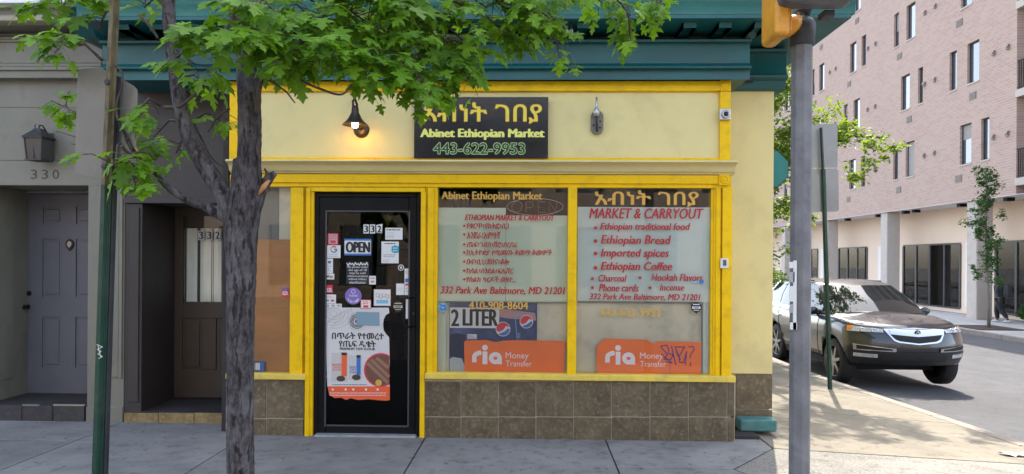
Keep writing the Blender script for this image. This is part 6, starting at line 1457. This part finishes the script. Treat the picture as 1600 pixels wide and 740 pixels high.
# ================================================================== PEDESTRIAN
def skin(name, nodes, edges, m, parent, sub=2, root=0):
    me = bpy.data.meshes.new(name); me.from_pydata([n[0] for n in nodes], edges, []); o = link(name, me, None, parent)
    md = o.modifiers.new('skin', 'SKIN'); md.use_smooth_shade = True; lay = me.skin_vertices[0] if me.skin_vertices else None
    if lay is None:
        o.data.update(); bpy.context.view_layer.objects.active = o; bpy.ops.mesh.customdata_skin_add() if hasattr(bpy.ops.mesh, 'customdata_skin_add') else None; lay = me.skin_vertices[0]
    for i, n in enumerate(nodes):
        rr_ = n[1]; lay.data[i].radius = rr_ if isinstance(rr_, tuple) else (rr_, rr_); lay.data[i].use_root = (i == root)
    ss = o.modifiers.new('sub', 'SUBSURF'); ss.levels = sub; ss.render_levels = sub
    bpy.context.view_layer.update(); me2 = bpy.data.meshes.new_from_object(o.evaluated_get(bpy.context.evaluated_depsgraph_get())); o.modifiers.clear(); o.data = me2; me2.name = name
    me2.materials.clear(); me2.materials.append(m)
    for p_ in me2.polygons: p_.use_smooth = True
    return o
pu = 27.0; ppos = Vector(((1545 - 826) / F * pu, pu - 6.17, -.67)); fwd = Vector((-.55, .83, 0)).normalized(); rgt = Vector((fwd.y, -fwd.x, 0))
def H(f, s, z): return tuple(ppos + fwd * f + rgt * s + Vector((0, 0, z)))
man = thing('person', tuple(ppos), 'person in dark clothes and cap walking away along the far sidewalk', 'person')
skin_m = mat('brown skin', (.12, .06, .04), .5, .05, 5, 0); cloth_d = mat('dark grey shirt cloth', (.035, .037, .042), .85, .2, 20, .2); cloth_b = mat('black trouser cloth', (.014, .014, .017), .85, .2, 20, .2)
nodes = [(H(0, 0, .95), .11), (H(.01, 0, 1.15), .115), (H(.02, 0, 1.38), .125), (H(.03, 0, 1.50), .055), (H(.05, 0, 1.57), .055), (H(.06, 0, 1.66), .088), (H(.05, 0, 1.74), .06),
         (H(.02, .19, 1.42), .055), (H(-.02, .24, 1.15), .042), (H(.12, .26, .95), .032), (H(.02, -.19, 1.42), .055), (H(.03, -.24, 1.15), .042), (H(-.08, -.25, .92), .032),
         (H(.02, .10, .88), .09), (H(.18, .10, .50), .062), (H(.12, .10, .10), .042), (H(.26, .10, .045), .032), (H(.0, -.10, .88), .09), (H(-.06, -.10, .50), .062), (H(-.30, -.10, .16), .042), (H(-.24, -.10, .04), .030)]
edges = [(0, 1), (1, 2), (2, 3), (3, 4), (4, 5), (5, 6), (2, 7), (7, 8), (8, 9), (2, 10), (10, 11), (11, 12), (0, 13), (13, 14), (14, 15), (15, 16), (0, 17), (17, 18), (18, 19), (19, 20)]
body_p = skin('body', nodes, edges, skin_m, man)
for s in (1, -1):
    hb = Vector(nodes[9 if s > 0 else 12][0]); 
    for k, (dx, ln_) in enumerate(((-.03, .07), (-.01, .085), (.01, .08), (.03, .065))): MB().tube([hb + Vector((dx, 0, -.02)), hb + Vector((dx, .01, -.02 - ln_ * .6)), hb + Vector((dx, .03, -.02 - ln_))], [.010, .009, .006], 6).build('finger', skin_m, body_p, smooth=True)
    MB().tube([hb, hb + fwd * .04 + Vector((0, 0, -.03)), hb + fwd * .05 + Vector((0, 0, -.07))], [.012, .010, .007], 6).build('thumb', skin_m, body_p, smooth=True)
skin('jacket', [(H(0, 0, .88), .145), (H(.01, 0, 1.15), .145), (H(.02, 0, 1.38), .15), (H(.03, 0, 1.49), .075), (H(.02, .20, 1.41), .075), (H(-.02, .25, 1.15), .058), (H(.08, .265, 1.0), .046), (H(.02, -.20, 1.41), .075), (H(.03, -.25, 1.15), .058), (H(-.05, -.26, .97), .046)], [(0, 1), (1, 2), (2, 3), (2, 4), (4, 5), (5, 6), (2, 7), (7, 8), (8, 9)], cloth_d, man)
skin('trousers', [(H(0, 0, .92), .135), (H(.02, .10, .85), .115), (H(.18, .10, .50), .095), (H(.13, .10, .13), .08), (H(.0, -.10, .85), .115), (H(-.06, -.10, .50), .095), (H(-.28, -.10, .19), .078)], [(0, 1), (1, 2), (2, 3), (0, 4), (4, 5), (5, 6)], cloth_b, man)
shoe = mat('off white shoe', (.5, .48, .44), .6, .1, 9, 0)
for (f, s, z) in ((.20, .10, .045), (-.27, -.10, .06)): MB().tube([H(f - .12, s, z), H(f, s, z + .01), H(f + .13, s, z - .01)], [.045, .052, .035], 8).build('shoe', shoe, man, smooth=True)
cp_ = H(.055, 0, 1.70); MB().lathe([(.104, -.02), (.106, .03), (.085, .08), (.04, .105), (.001, .11)], cp_, 'Z', 16).build('cap', cloth_b, man, smooth=True)
MB().tube([H(.12, 0, 1.685), H(.21, 0, 1.67)], [.07, .05], 8).build('cap_brim', cloth_b, man, smooth=True)
bpk = thing('backpack', H(-.2, 0, 1.0), 'dark backpack worn by the walking person', 'backpack')
bm_ = MB(); 
for k, (z, w_, d) in enumerate(((.98, .13, .07), (1.02, .165, .11), (1.2, .17, .125), (1.38, .16, .10), (1.47, .12, .06), (1.49, .06, .03))):
    for q in range(16): an = 2 * math.pi * q / 16; bm_.v.append(H(-.22 + d * math.copysign(abs(math.cos(an)) ** .6, math.cos(an)) - .02, w_ * math.copysign(abs(math.sin(an)) ** .6, math.sin(an)), z))
for i in range(5):
    for q in range(16): bm_.f.append((i * 16 + q, i * 16 + (q + 1) % 16, (i + 1) * 16 + (q + 1) % 16, (i + 1) * 16 + q))
bm_.f.append(tuple(range(16))); bm_.f.append(tuple(range(80, 96))); bm_.build('bag', cloth_d, bpk, smooth=True)
for s in (1, -1): MB().tube([H(-.12, s * .10, 1.46), H(.05, s * .12, 1.52), H(.17, s * .12, 1.38), H(.12, s * .16, 1.15), H(-.1, s * .16, 1.02)], .018, 6).build('strap', cloth_b, bpk, smooth=True)
flush_text()
